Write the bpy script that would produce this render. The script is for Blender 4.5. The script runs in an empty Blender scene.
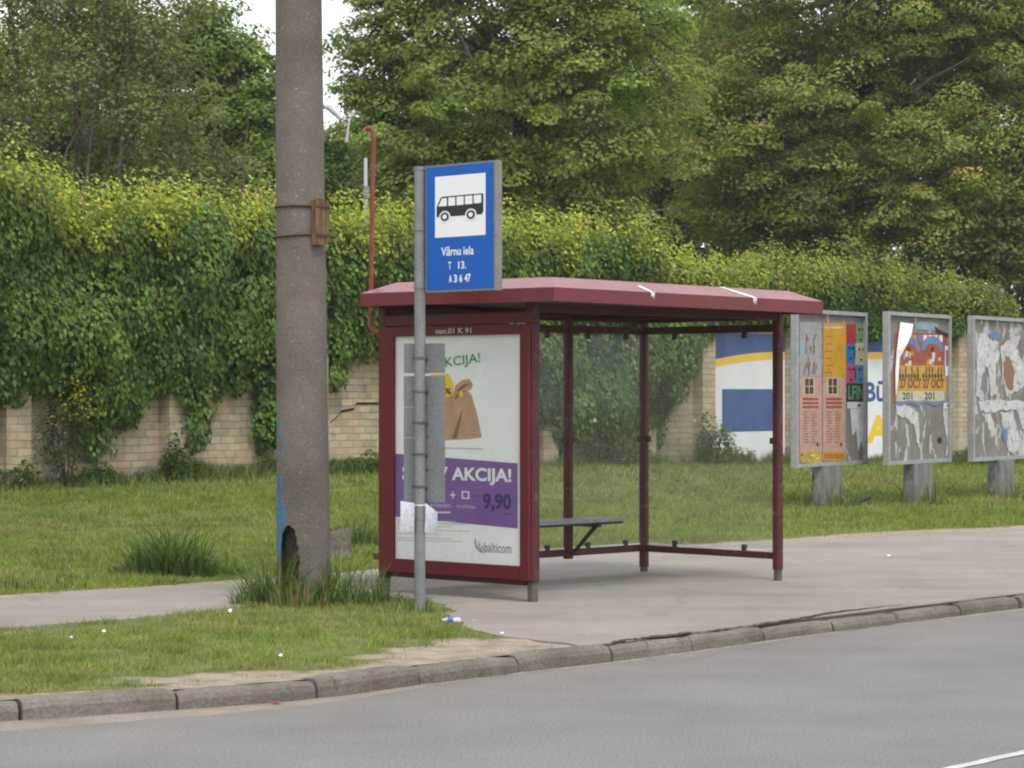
import bpy, math, random
import numpy as np
from mathutils import Vector
random.seed(7); R = np.random.default_rng(11)
F = 2600.0; CX = 512.0; HY = 393.0; CH = 1.57
scn = bpy.context.scene; COL = scn.collection
def V3(x, y, z): return np.array([x, y, z], float)
def at(px, py, Y): return V3((px-CX)/F*Y, Y, CH+(HY-py)/F*Y)
def g(px, py, z=0.0):
    Y = F*(CH-z)/(py-HY); return ((px-CX)/F*Y, Y)
def nrm(v): v = np.asarray(v, float); return v/np.linalg.norm(v)
U = nrm([.682, .731, 0]); W = nrm([-.731, .682, 0]); ZU = V3(0, 0, 1)

# ------------------------------------------------------------------ materials
def lin(r, g_, b):
    f = lambda c: (c/255/12.92 if c/255 <= .04045 else ((c/255+.055)/1.055)**2.4)
    return (f(r), f(g_), f(b), 1)
def newmat(name):
    m = bpy.data.materials.new(name); m.use_nodes = True
    nt = m.node_tree; bs = nt.nodes['Principled BSDF']; return m, nt, bs
def flat(name, c, rough=.6, metal=0, spec=.4):
    m, nt, bs = newmat(name); bs.inputs['Base Color'].default_value = (*c[:3], 1)
    bs.inputs['Roughness'].default_value = rough; bs.inputs['Metallic'].default_value = metal
    bs.inputs['Specular IOR Level'].default_value = spec; return m
def ramp(nt, fac, stops):
    r = nt.nodes.new('ShaderNodeValToRGB'); e = r.color_ramp.elements
    while len(e) < len(stops): e.new(.5)
    for i, (p, c) in enumerate(stops): e[i].position = p; e[i].color = (*c[:3], 1)
    nt.links.new(fac, r.inputs[0]); return r.outputs[0]
def noise(nt, scale, detail=6, rough=.6, vec=None, dist=0):
    n = nt.nodes.new('ShaderNodeTexNoise'); n.inputs['Scale'].default_value = scale
    n.inputs['Detail'].default_value = detail; n.inputs['Roughness'].default_value = rough
    n.inputs['Distortion'].default_value = dist
    if vec is None:
        tc = nt.nodes.new('ShaderNodeTexCoord'); vec = tc.outputs['Object']
    nt.links.new(vec, n.inputs['Vector']); return n.outputs[0]
def mixc(nt, fac, a, b, mode='MIX'):
    m = nt.nodes.new('ShaderNodeMix'); m.data_type = 'RGBA'; m.blend_type = mode
    if isinstance(fac, (int, float)): m.inputs[0].default_value = fac
    else: nt.links.new(fac, m.inputs[0])
    for s, x in ((6, a), (7, b)):
        if isinstance(x, tuple): m.inputs[s].default_value = (*x[:3], 1)
        else: nt.links.new(x, m.inputs[s])
    return m.outputs[2]
def bump(nt, bs, h, strength=.4, dist=.01):
    b = nt.nodes.new('ShaderNodeBump'); b.inputs['Strength'].default_value = strength
    b.inputs['Distance'].default_value = dist
    nt.links.new(h, b.inputs['Height']); nt.links.new(b.outputs[0], bs.inputs['Normal'])
def mottled(name, c1, c2, s1=3, s2=60, rough=.8, bmp=.4, bd=.01, spots=None, spotscale=25, spotlo=.62, spothi=.68, metal=0, stretch=None, spec=.35):
    m, nt, bs = newmat(name); vec = None
    if stretch:
        tc = nt.nodes.new('ShaderNodeTexCoord'); mp = nt.nodes.new('ShaderNodeMapping')
        mp.inputs['Scale'].default_value = stretch; nt.links.new(tc.outputs['Object'], mp.inputs[0]); vec = mp.outputs[0]
    a = noise(nt, s1, 7, .62, vec); b = noise(nt, s2, 3, .6)
    c = ramp(nt, a, [(.32, c1), (.68, c2)])
    c = mixc(nt, .5 if bmp else .12, c, ramp(nt, b, [(.3, (.55, .55, .55)), (.7, (1.35, 1.35, 1.35))]), 'MULTIPLY')
    if spots:
        c = mixc(nt, ramp(nt, noise(nt, spotscale, 5, .65, vec), [(spotlo, (0, 0, 0)), (spothi, (1, 1, 1))]), c, spots)
    nt.links.new(c, bs.inputs['Base Color']); bs.inputs['Roughness'].default_value = rough
    bs.inputs['Metallic'].default_value = metal; bs.inputs['Specular IOR Level'].default_value = spec
    if bmp: bump(nt, bs, b, bmp, bd)
    return m
def leafmat(name, trans=.3, rough=.5, spec=.3):
    m, nt, bs = newmat(name)
    at_ = nt.nodes.new('ShaderNodeAttribute'); at_.attribute_name = 'Col'
    nt.links.new(at_.outputs['Color'], bs.inputs['Base Color'])
    bs.inputs['Roughness'].default_value = rough; bs.inputs['Specular IOR Level'].default_value = spec
    tr = nt.nodes.new('ShaderNodeBsdfTranslucent')
    nt.links.new(mixc(nt, 1.0, at_.outputs['Color'], (1.15, 1.3, .6), 'MULTIPLY'), tr.inputs[0])
    mx = nt.nodes.new('ShaderNodeMixShader'); mx.inputs[0].default_value = trans
    nt.links.new(bs.outputs[0], mx.inputs[1]); nt.links.new(tr.outputs[0], mx.inputs[2])
    nt.links.new(mx.outputs[0], nt.nodes['Material Output'].inputs[0]); return m

M = {}
M['leaf'] = leafmat('leaf', .5)
M['ivy_leaf'] = leafmat('ivy_leaf', .25, .5, .2)
M['grass'] = leafmat('grass', .3, .6, .2)
M['bark'] = mottled('bark', (.028, .023, .018), (.06, .05, .04), 4, 40, .95, .6, .02)
M['barklight'] = mottled('grey_bark', (.06, .05, .04), (.12, .10, .08), 4, 40, .95, .6, .02)
M['red'] = mottled('red_paint', (.088, .007, .010), (.118, .010, .014), 2.5, 40, .45, .08, .004, spots=(.2, .12, .1), spotscale=9, spotlo=.735, spothi=.76, spec=.3)
M['redroof'] = mottled('roof_paint', (.11, .009, .013), (.15, .013, .018), 1.5, 30, .3, .03, .003, spots=(.2, .10, .10), spotscale=5, spotlo=.70, spothi=.78, spec=.5)
M['roofbevel'] = mottled('sky_sheen_roof_paint', (.17, .045, .053), (.25, .08, .09), 1.5, 30, .35, .03, .003, spots=(.45, .33, .33), spotscale=4, spotlo=.66, spothi=.78, spec=.5)  # paler pink paints the sky's reflection into the upper roof colour
M['redold'] = mottled('old_red_paint', (.050, .010, .011), (.088, .014, .015), 6, 40, .55, .15, .004, spots=(.085, .06, .05), spotscale=11, spotlo=.56, spothi=.66)
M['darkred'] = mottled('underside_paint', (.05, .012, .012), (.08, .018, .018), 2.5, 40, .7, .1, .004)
M['footgrey'] = mottled('foot_metal', (.07, .062, .055), (.14, .13, .115), 10, 60, .6, .3, .004, metal=.2)
M['galv'] = mottled('galvanised', (.17, .18, .18), (.24, .25, .245), 5, 80, .5, .1, .002, metal=.35)
M['plategrey'] = mottled('plate_grey', (.16, .172, .175), (.20, .213, .216), 4, 60, .55, .05, .002, metal=.2)
M['black'] = flat('black', (.012, .012, .012), .5)
M['darkmetal'] = flat('dark_metal', (.03, .028, .027), .55)
M['white'] = mottled('white_print', (.76, .77, .76), (.81, .82, .80), 2, 40, .35, 0)
M['paper'] = mottled('paper', (.42, .44, .5), (.62, .64, .69), 6, 50, .8, .1, .004)
M['bluesign'] = mottled('blue_sign', (.002, .085, .40), (.002, .095, .44), .7, 3, .4, 0, spec=.25)
M['signwhite'] = flat('sign_white', (.76, .77, .77), .4)
M['signside'] = mottled('sign_side', (.19, .175, .155), (.25, .235, .205), 6, 60, .5, .05, .002, metal=.2)
M['purple'] = mottled('purple', (.15, .075, .26), (.24, .13, .36), .9, 30, .35, 0)
M['pinkpurple'] = flat('pale_purple', (.5, .4, .6), .35)
M['green'] = flat('green_ink', (.07, .30, .09), .4)
M['inkblue'] = flat('ink_violet', (.045, .03, .13), .4)
M['greyink'] = flat('grey_ink', (.18, .18, .19), .5)
M['dimink'] = flat('dim_ink', (.42, .42, .42), .5)
M['papergrey'] = mottled('old_paper', (.36, .355, .35), (.56, .56, .56), 4, 40, .85, .2, .004, spots=(.22, .205, .19), spotscale=9, spotlo=.54, spothi=.64)
M['brown'] = mottled('sack_brown', (.38, .22, .135), (.50, .32, .21), 6, 30, .6, 0)
M['brownd'] = flat('sack_fold', (.20, .10, .06), .6)
M['yellow'] = flat('yellow', (.75, .52, .02), .5)
M['conc'] = mottled('pole_concrete', (.095, .083, .070), (.175, .155, .130), 1.6, 70, .92, .7, .010, spots=(.36, .33, .30), spotscale=48, spotlo=.635, spothi=.70)
M['hole'] = mottled('hole_dark', (.018, .014, .011), (.05, .038, .028), 12, 60, 1, .8, .02)
M['bluepaint'] = mottled('blue_spray', (.03, .11, .24), (.06, .17, .32), 9, 60, .7, .2, .004)
M['wood'] = mottled('old_wood', (.05, .03, .016), (.21, .13, .07), 5, 40, .85, .5, .006, stretch=(9, 9, 1))
M['rust'] = mottled('rusty', (.045, .02, .012), (.11, .05, .03), 8, 60, .8, .3, .003)
M['rustred'] = mottled('red_rust_pipe', (.16, .035, .022), (.24, .06, .035), 8, 60, .6, .2, .003)
M['benchgrey'] = mottled('bench_grey', (.17, .2, .2), (.25, .28, .28), 6, 40, .5, .1, .003)
M['bbframe'] = mottled('billboard_frame', (.22, .235, .24), (.32, .33, .33), 4, 50, .6, .2, .003, spots=(.16, .12, .09), spotscale=9, spotlo=.7, spothi=.74)
M['post'] = mottled('post_concrete', (.11, .11, .105), (.24, .235, .22), 3, 40, .9, .5, .01, spots=(.08, .09, .10), spotscale=5, spotlo=.55, spothi=.63, stretch=(2, 2, .6))
M['stone'] = mottled('stone', (.22, .2, .17), (.34, .31, .27), 6, 50, .95, .8, .02)
M['blockstone'] = mottled('block_concrete', (.10, .085, .07), (.22, .19, .16), 6, 50, .95, .8, .02)
M['lamp'] = flat('lamp_shell', (.42, .44, .45), .3)
M['crack'] = flat('crack_dark', (.015, .012, .010), 1)
M['tar'] = mottled('tar', (.02, .019, .018), (.05, .047, .043), 8, 60, .8, .5, .01)
M['kerb'] = mottled('kerb_stone', (.095, .084, .070), (.19, .17, .145), 1.7, 45, .95, .8, .012, spots=(.08, .07, .055), spotscale=6, spotlo=.6, spothi=.7)
# board with torn layers of old paper
def boardmat(name, lo, hi, seedv):
    m, nt, bs = newmat(name); tc = nt.nodes.new('ShaderNodeTexCoord'); mp = nt.nodes.new('ShaderNodeMapping')
    mp.inputs['Location'].default_value = (seedv, seedv*.7, 0); mp.inputs['Scale'].default_value = (1, 1, .55)
    nt.links.new(tc.outputs['Object'], mp.inputs[0])
    base = ramp(nt, noise(nt, 3.5, 8, .7, mp.outputs[0]), [(.3, (.11, .098, .088)), (.55, (.18, .165, .15)), (.75, (.25, .235, .22))])
    t = noise(nt, 4.2, 9, .62, mp.outputs[0], .6)
    c = mixc(nt, ramp(nt, t, [(lo, (0, 0, 0)), (hi, (1, 1, 1))]), base, (.38, .375, .37))
    t2 = noise(nt, 9, 6, .6, mp.outputs[0], .3)
    c = mixc(nt, ramp(nt, t2, [(.66, (0, 0, 0)), (.69, (1, 1, 1))]), c, (.36, .37, .40))
    nt.links.new(c, bs.inputs['Base Color']); bs.inputs['Roughness'].default_value = .85
    bump(nt, bs, t, .5, .01); return m
M['board'] = boardmat('board_a', .60, .615, 3)
M['board_torn'] = boardmat('board_b', .535, .56, 9)
# brick wall (object coords: x along, z up)
def brickmat():
    m, nt, bs = newmat('wall_brick'); tc = nt.nodes.new('ShaderNodeTexCoord')
    sp = nt.nodes.new('ShaderNodeSeparateXYZ'); nt.links.new(tc.outputs['Object'], sp.inputs[0])
    ad = nt.nodes.new('ShaderNodeMath'); nt.links.new(sp.outputs[0], ad.inputs[0]); nt.links.new(sp.outputs[1], ad.inputs[1])
    cb = nt.nodes.new('ShaderNodeCombineXYZ'); nt.links.new(ad.outputs[0], cb.inputs[0]); nt.links.new(sp.outputs[2], cb.inputs[1])
    # slight waviness
    wob = nt.nodes.new('ShaderNodeTexNoise'); wob.inputs['Scale'].default_value = 3; nt.links.new(cb.outputs[0], wob.inputs['Vector'])
    vm = nt.nodes.new('ShaderNodeVectorMath'); vm.operation = 'MULTIPLY_ADD'
    nt.links.new(wob.outputs['Color'], vm.inputs[0]); vm.inputs[1].default_value = (.045, .03, 0); nt.links.new(cb.outputs[0], vm.inputs[2])
    bk = nt.nodes.new('ShaderNodeTexBrick'); nt.links.new(vm.outputs[0], bk.inputs['Vector'])
    bk.inputs['Scale'].default_value = 1; bk.inputs['Brick Width'].default_value = .26; bk.inputs['Row Height'].default_value = .1
    bk.inputs['Mortar Size'].default_value = .007; bk.inputs['Mortar Smooth'].default_value = .3; bk.inputs['Bias'].default_value = 0
    bk.inputs['Color1'].default_value = (.47, .395, .255, 1); bk.inputs['Color2'].default_value = (.29, .24, .155, 1)
    bk.inputs['Mortar'].default_value = (.19, .155, .115, 1)
    big = noise(nt, 1.1, 6, .65, cb.outputs[0])
    c = mixc(nt, ramp(nt, big, [(.35, (0, 0, 0)), (.7, (.8, .8, .8))]), bk.outputs[0], (.42, .37, .28))
    org = noise(nt, 2.3, 5, .6, cb.outputs[0])
    c = mixc(nt, ramp(nt, org, [(.5, (0, 0, 0)), (.66, (.5, .5, .5))]), c, (.40, .25, .14))
    gr = noise(nt, 3.7, 6, .7, tc.outputs['Object'])
    c = mixc(nt, ramp(nt, gr, [(.52, (0, 0, 0)), (.66, (.6, .6, .6))]), c, (.17, .15, .13))
    # rubble foot: band below 0.75 m shows lumpy stones
    vo = nt.nodes.new('ShaderNodeTexVoronoi'); vo.inputs['Scale'].default_value = 5.5; nt.links.new(cb.outputs[0], vo.inputs['Vector'])
    rb = ramp(nt, vo.outputs['Distance'], [(.1, (.30, .24, .19)), (.5, (.17, .14, .12)), (.75, (.07, .06, .05))])
    bandn = nt.nodes.new('ShaderNodeMath'); bandn.operation = 'MULTIPLY_ADD'
    nt.links.new(big, bandn.inputs[0]); bandn.inputs[1].default_value = .9; nt.links.new(sp.outputs[2], bandn.inputs[2])
    c = mixc(nt, ramp(nt, bandn.outputs[0], [(.90, (.75, .75, .75)), (1.0, (0, 0, 0))]), c, rb)
    nt.links.new(c, bs.inputs['Base Color']); bs.inputs['Roughness'].default_value = .95
    bs.inputs['Specular IOR Level'].default_value = .15
    inv = nt.nodes.new('ShaderNodeMath'); inv.operation = 'SUBTRACT'; inv.inputs[0].default_value = 1; nt.links.new(bk.outputs['Fac'], inv.inputs[1])
    ad2 = nt.nodes.new('ShaderNodeMath'); ad2.operation = 'MULTIPLY_ADD'; nt.links.new(gr, ad2.inputs[0]); ad2.inputs[1].default_value = .8; nt.links.new(inv.outputs[0], ad2.inputs[2])
    bump(nt, bs, ad2.outputs[0], .8, .012); return m
M['brick'] = brickmat()
# asphalt kinds
def asphalt(name, c1, c2, patch, fine=120, cracks=.0, streak=None):
    m, nt, bs = newmat(name); tc = nt.nodes.new('ShaderNodeTexCoord'); obj = tc.outputs['Object']
    mp = nt.nodes.new('ShaderNodeMapping'); mp.inputs['Rotation'].default_value = (0, 0, -math.radians(48))
    mp.inputs['Scale'].default_value = (.35, 1.6, 1); nt.links.new(obj, mp.inputs[0])
    a = noise(nt, .8, 8, .65, obj); s = noise(nt, 1.0, 6, .6, mp.outputs[0]); f = noise(nt, fine, 2, .7, obj)
    c = ramp(nt, a, [(.3, c1), (.7, c2)])
    c = mixc(nt, ramp(nt, s, [(.45, (0, 0, 0)), (.75, (.6, .6, .6))]), c, patch)
    c = mixc(nt, .65, c, ramp(nt, f, [(.3, (.4, .4, .4)), (.7, (1.6, 1.6, 1.6))]), 'MULTIPLY')
    c = mixc(nt, ramp(nt, noise(nt, 38, 3, .7, obj), [(.66, (0, 0, 0)), (.72, (.5, .5, .5))]), c, (.36, .34, .32))
    if cracks:
        vo = nt.nodes.new('ShaderNodeTexVoronoi'); vo.feature = 'DISTANCE_TO_EDGE'; vo.inputs['Scale'].default_value = .55
        wn = nt.nodes.new('ShaderNodeTexNoise'); wn.inputs['Scale'].default_value = 2.5; wn.inputs['Detail'].default_value = 5
        nt.links.new(obj, wn.inputs['Vector']); vm = nt.nodes.new('ShaderNodeVectorMath'); vm.operation = 'MULTIPLY_ADD'
        nt.links.new(wn.outputs['Color'], vm.inputs[0]); vm.inputs[1].default_value = (.9, .9, 0); nt.links.new(obj, vm.inputs[2])
        nt.links.new(vm.outputs[0], vo.inputs['Vector'])
        c = mixc(nt, ramp(nt, vo.outputs['Distance'], [(0, (cracks,)*3), (.012, (0, 0, 0))]), c, (.06, .055, .05))
    nt.links.new(c, bs.inputs['Base Color']); bs.inputs['Roughness'].default_value = .93
    bs.inputs['Specular IOR Level'].default_value = .25
    bump(nt, bs, f, .6, .008); return m
M['road'] = asphalt('road_asphalt', (.138, .132, .127), (.188, .180, .173), (.178, .168, .158), 70)
M['pave'] = asphalt('pavement_asphalt', (.19, .170, .154), (.27, .245, .223), (.31, .27, .228), 110, .25)
M['linepaint'] = mottled('line_paint', (.36, .36, .35), (.5, .5, .48), 4, 50, .7, .3, .004, spots=(.2, .19, .18), spotscale=14, spotlo=.58, spothi=.66)
# ground under grass, with a vertex dirt mask
def soil():
    m, nt, bs = newmat('soil_and_turf'); tc = nt.nodes.new('ShaderNodeTexCoord'); obj = tc.outputs['Object']
    at_ = nt.nodes.new('ShaderNodeAttribute'); at_.attribute_name = 'Dirt'
    turf = ramp(nt, noise(nt, 2.2, 8, .7, obj), [(.3, (.07, .10, .022)), (.5, (.13, .145, .045)), (.7, (.24, .20, .11))])
    sand = ramp(nt, noise(nt, 5, 8, .7, obj), [(.3, (.18, .15, .12)), (.7, (.42, .35, .275))])
    nn = nt.nodes.new('ShaderNodeMath'); nn.operation = 'MULTIPLY_ADD'; nt.links.new(noise(nt, 7, 6, .7, obj), nn.inputs[0]); nn.inputs[1].default_value = .9
    nt.links.new(at_.outputs['Fac'], nn.inputs[2])
    c = mixc(nt, ramp(nt, nn.outputs[0], [(.75, (0, 0, 0)), (1.0, (1, 1, 1))]), turf, sand)
    nt.links.new(c, bs.inputs['Base Color']); bs.inputs['Roughness'].default_value = 1; bs.inputs['Specular IOR Level'].default_value = .1
    bump(nt, bs, noise(nt, 45, 5, .7, obj), .8, .02); return m
M['soil'] = soil()
def glassmat(name, dust, tint):
    m, nt, bs = newmat(name); nt.nodes.remove(bs)
    tr = nt.nodes.new('ShaderNodeBsdfTransparent'); tr.inputs[0].default_value = (*tint, 1)
    gl = nt.nodes.new('ShaderNodeBsdfGlossy'); gl.inputs['Roughness'].default_value = .03
    lw = nt.nodes.new('ShaderNodeLayerWeight'); lw.inputs[0].default_value = .5
    pw = nt.nodes.new('ShaderNodeMath'); pw.operation = 'POWER'; nt.links.new(lw.outputs['Facing'], pw.inputs[0]); pw.inputs[1].default_value = 4
    fr = nt.nodes.new('ShaderNodeMath'); fr.operation = 'MULTIPLY_ADD'; nt.links.new(pw.outputs[0], fr.inputs[0]); fr.inputs[1].default_value = .5; fr.inputs[2].default_value = .018
    m1 = nt.nodes.new('ShaderNodeMixShader'); nt.links.new(fr.outputs[0], m1.inputs[0])
    nt.links.new(tr.outputs[0], m1.inputs[1]); nt.links.new(gl.outputs[0], m1.inputs[2])
    df = nt.nodes.new('ShaderNodeBsdfDiffuse'); df.inputs[0].default_value = (.5, .52, .48, 1)
    tl = nt.nodes.new('ShaderNodeBsdfTranslucent'); tl.inputs[0].default_value = (.5, .52, .48, 1)
    dd = nt.nodes.new('ShaderNodeMixShader'); dd.inputs[0].default_value = .5
    nt.links.new(df.outputs[0], dd.inputs[1]); nt.links.new(tl.outputs[0], dd.inputs[2])
    n = ramp(nt, noise(nt, 2.2, 6, .6), [(.35, (dust*.5,)*3), (.62, (dust*1.1,)*3), (.8, (dust*2.0,)*3)])
    m2 = nt.nodes.new('ShaderNodeMixShader'); nt.links.new(n, m2.inputs[0])
    nt.links.new(m1.outputs[0], m2.inputs[1]); nt.links.new(dd.outputs[0], m2.inputs[2])
    nt.links.new(m2.outputs[0], nt.nodes['Material Output'].inputs[0]); return m
M['glass'] = glassmat('shelter_glass', .06, (.965, .98, .97))

# ------------------------------------------------------------------ mesh helper
def textpolys(s, bold=0.0):
    c = bpy.data.curves.new('t', 'FONT'); c.body = s; c.fill_mode = 'FRONT'; c.offset = bold; c.resolution_u = 3
    o = bpy.data.objects.new('t', c); COL.objects.link(o)
    dg = bpy.context.evaluated_depsgraph_get(); me = bpy.data.meshes.new_from_object(o.evaluated_get(dg))
    vs = np.array([v.co[:2] for v in me.vertices]); fs = [tuple(p.vertices) for p in me.polygons]
    bpy.data.objects.remove(o); bpy.data.curves.remove(c); bpy.data.meshes.remove(me)
    return vs, fs
class Plane:
    def __init__(s, o, ex, up=ZU):
        s.o = np.array(o, float); s.ex = nrm(ex); s.up = nrm(up); s.n = np.cross(s.ex, s.up)   # n towards viewer
    def p(s, a, b, d=0): return s.o+s.ex*a+s.up*b+s.n*d
    def px(s, x, y):
        r = V3((x-CX)/F, 1, (HY-y)/F); c = V3(0, 0, CH)
        t = np.dot(s.o-c, s.n)/np.dot(r, s.n); q = c+r*t-s.o
        return (float(np.dot(q, s.ex)), float(np.dot(q, s.up)))
class MB:
    def __init__(s): s.v = []; s.f = []; s.m = []; s.mats = []; s.sm = []
    def mi(s, m):
        m = M[m] if isinstance(m, str) else m
        if m not in s.mats: s.mats.append(m)
        return s.mats.index(m)
    def add(s, vs, fs, m, smooth=False):
        k = len(s.v); s.v += [tuple(map(float, v)) for v in vs]; i = s.mi(m)
        for f in fs: s.f.append(tuple(x+k for x in f)); s.m.append(i); s.sm.append(smooth)
        return s
    def obox(s, o, ax, ay, az, m, ch=0):
        o, ax, ay, az = (np.array(q, float) for q in (o, ax, ay, az))      # o = min corner
        la, lb = np.linalg.norm(ax), np.linalg.norm(ay)
        if ch:
            a, b = ch/la, ch/lb
            prof = [(a, 0), (1-a, 0), (1, b), (1, 1-b), (1-a, 1), (a, 1), (0, 1-b), (0, b)]
        else: prof = [(0, 0), (1, 0), (1, 1), (0, 1)]
        n = len(prof); vs = [o+ax*p+ay*q for p, q in prof]+[o+ax*p+ay*q+az for p, q in prof]
        fs = [tuple(range(n))[::-1], tuple(range(n, 2*n))]+[(i, (i+1) % n, (i+1) % n+n, i+n) for i in range(n)]
        return s.add(vs, fs, m)
    def cbox(s, c, ax, ay, az, m, ch=0):
        c, ax, ay, az = (np.array(q, float) for q in (c, ax, ay, az)); return s.obox(c-(ax+ay+az)/2, ax, ay, az, m, ch)
    def tube(s, pts, rad, m, n=10, cap=True, smooth=True):
        pts = [np.array(p, float) for p in pts]; L = len(pts)
        if np.isscalar(rad): rad = [rad]*L
        vs = []; ref = None
        for i in range(L):
            d = nrm(pts[min(i+1, L-1)]-pts[max(i-1, 0)])
            if ref is None: ref = V3(1, 0, 0) if abs(d[0]) < .8 else V3(0, 1, 0)
            a = nrm(np.cross(d, ref)); b = np.cross(d, a); ref = np.cross(a, d)
            for k in range(n):
                t = 2*math.pi*k/n; vs.append(pts[i]+(a*math.cos(t)+b*math.sin(t))*rad[i])
        fs = [(i*n+k, i*n+(k+1) % n, (i+1)*n+(k+1) % n, (i+1)*n+k) for i in range(L-1) for k in range(n)]
        s.add(vs, fs, m, smooth)
        if cap: s.add(vs[:n], [tuple(range(n))], m); s.add(vs[-n:], [tuple(range(n))], m)
        return s
    def flat(s, pl, pts, d, m):
        return s.add([pl.p(a, b, d) for a, b in pts], [tuple(range(len(pts)))], m)
    def rect(s, pl, a0, b0, a1, b1, d, m): return s.flat(pl, [(a0, b0), (a1, b0), (a1, b1), (a0, b1)], d, m)
    def disc(s, pl, a, b, ra, rb, d, m, n=24): return s.flat(pl, [(a+ra*math.cos(t*2*math.pi/n), b+rb*math.sin(t*2*math.pi/n)) for t in range(n)], d, m)
    def text(s, pl, txt, box, d, m, bold=0, rot=0):
        vs, fs = textpolys(txt, bold); lo = vs.min(0); hi = vs.max(0)
        a0, b0, a1, b1 = box; q = (vs-lo)/(hi-lo)*np.array([a1-a0, b1-b0])
        c, sn = math.cos(rot), math.sin(rot)
        return s.add([pl.p(a0+x*c-y*sn, b0+x*sn+y*c, d) for x, y in q], fs, m)
    def build(s, name, parent=None, origin=None):
        me = bpy.data.meshes.new(name); o = np.zeros(3)
        if parent is not None: o = np.array(parent.matrix_basis.translation) if parent.parent is None else np.array(parent.matrix_basis.translation)+np.array(parent.parent.matrix_basis.translation)
        elif origin is not None: o = np.array(origin, float)
        me.from_pydata([tuple(np.array(v)-o) for v in s.v], [], s.f)
        for m in s.mats: me.materials.append(m)
        me.polygons.foreach_set('material_index', s.m); me.polygons.foreach_set('use_smooth', s.sm); me.update()
        ob = bpy.data.objects.new(name, me); COL.objects.link(ob)
        if parent is not None: ob.parent = parent
        else: ob.location = tuple(o)
        return ob
def thing(name, label, cat, loc, group=None):
    o = bpy.data.objects.new(name, None); COL.objects.link(o); o.location = tuple(float(x) for x in loc)
    o.empty_display_size = .2
    return tag(o, label, cat, group)
def tag(o, label=None, cat=None, group=None, kind=None):
    if label: o['label'] = label
    if cat: o['category'] = cat
    if group: o['group'] = group
    if kind: o['kind'] = kind
    return o
def cloud(name, verts, nper, cols, mat, parent=None, origin=None, faces=None):
    """verts (N,nper,3); cols (N,3); optional faces template list per element"""
    N = len(verts); o = np.zeros(3)
    if parent is not None: o = np.array(parent.location)
    elif origin is not None: o = np.array(origin, float)
    vv = (verts.reshape(-1, 3)-o).astype(np.float32)
    faces = faces or [tuple(range(nper))]
    tpl = np.concatenate([np.array(f) for f in faces]); lens = [len(f) for f in faces]
    loops = (np.arange(N)[:, None]*nper+tpl[None, :]).ravel().astype(np.int32)
    tot = np.tile(np.array(lens, np.int32), N); st = np.concatenate([[0], np.cumsum(tot)[:-1]]).astype(np.int32)
    me = bpy.data.meshes.new(name); me.vertices.add(len(vv)); me.vertices.foreach_set('co', vv.ravel())
    me.loops.add(len(loops)); me.loops.foreach_set('vertex_index', loops)
    me.polygons.add(len(tot)); me.polygons.foreach_set('loop_start', st); me.polygons.foreach_set('loop_total', tot)
    ca = me.color_attributes.new('Col', 'FLOAT_COLOR', 'POINT')
    cc = np.ones((N, nper, 4), np.float32); cc[:, :, :3] = cols[:, None, :]; ca.data.foreach_set('color', cc.ravel())
    me.materials.append(M[mat]); me.update(); me.validate()
    ob = bpy.data.objects.new(name, me); COL.objects.link(ob)
    if parent is not None: ob.parent = parent
    else: ob.location = tuple(float(q) for q in o)
    return ob
def unit(a): return a/np.maximum(np.linalg.norm(a, axis=1, keepdims=True), 1e-9)
def leaves(pos, nor, size, along=None, wid=.72):
    """pos (N,3), nor (N,3) unit-ish, size (N,), returns (N,4,3) kite leaves"""
    N = len(pos); nor = unit(nor)
    a = along if along is not None else R.normal(size=(N, 3))
    a = unit(a-nor*np.sum(a*nor, 1, keepdims=True)); b = np.cross(nor, a)
    s = size[:, None]; f = nor*s*.14
    return np.stack([pos-a*s*.5, pos+b*s*wid*.5-a*s*.05-f, pos+a*s*.55-f*.6, pos-b*s*wid*.5-a*s*.05-f], 1)
def vnoise(x, y, sc, seed=0):
    """cheap value noise -> 0..1"""
    x = np.asarray(x)*sc; y = np.asarray(y)*sc; xi = np.floor(x).astype(int); yi = np.floor(y).astype(int)
    h = lambda i, j: (np.sin((i*127.1+j*311.7+seed*74.7))*43758.5453) % 1.0
    fx = x-xi; fy = y-yi; fx = fx*fx*(3-2*fx); fy = fy*fy*(3-2*fy)
    return (h(xi, yi)*(1-fx)+h(xi+1, yi)*fx)*(1-fy)+(h(xi, yi+1)*(1-fx)+h(xi+1, yi+1)*fx)*fy
def fbm(x, y, sc, seed=0): return vnoise(x, y, sc, seed)*.5+vnoise(x, y, sc*2.1, seed+5)*.3+vnoise(x, y, sc*4.3, seed+9)*.2
def inpoly(x, y, poly):
    x = np.asarray(x); y = np.asarray(y); ins = np.zeros(x.shape, bool); n = len(poly)
    for i in range(n):
        x1, y1 = poly[i]; x2, y2 = poly[(i+1) % n]
        if y1 == y2: continue
        c = ((y1 > y) != (y2 > y)) & (x < (x2-x1)*(y-y1)/(y2-y1)+x1); ins ^= c
    return ins

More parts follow.
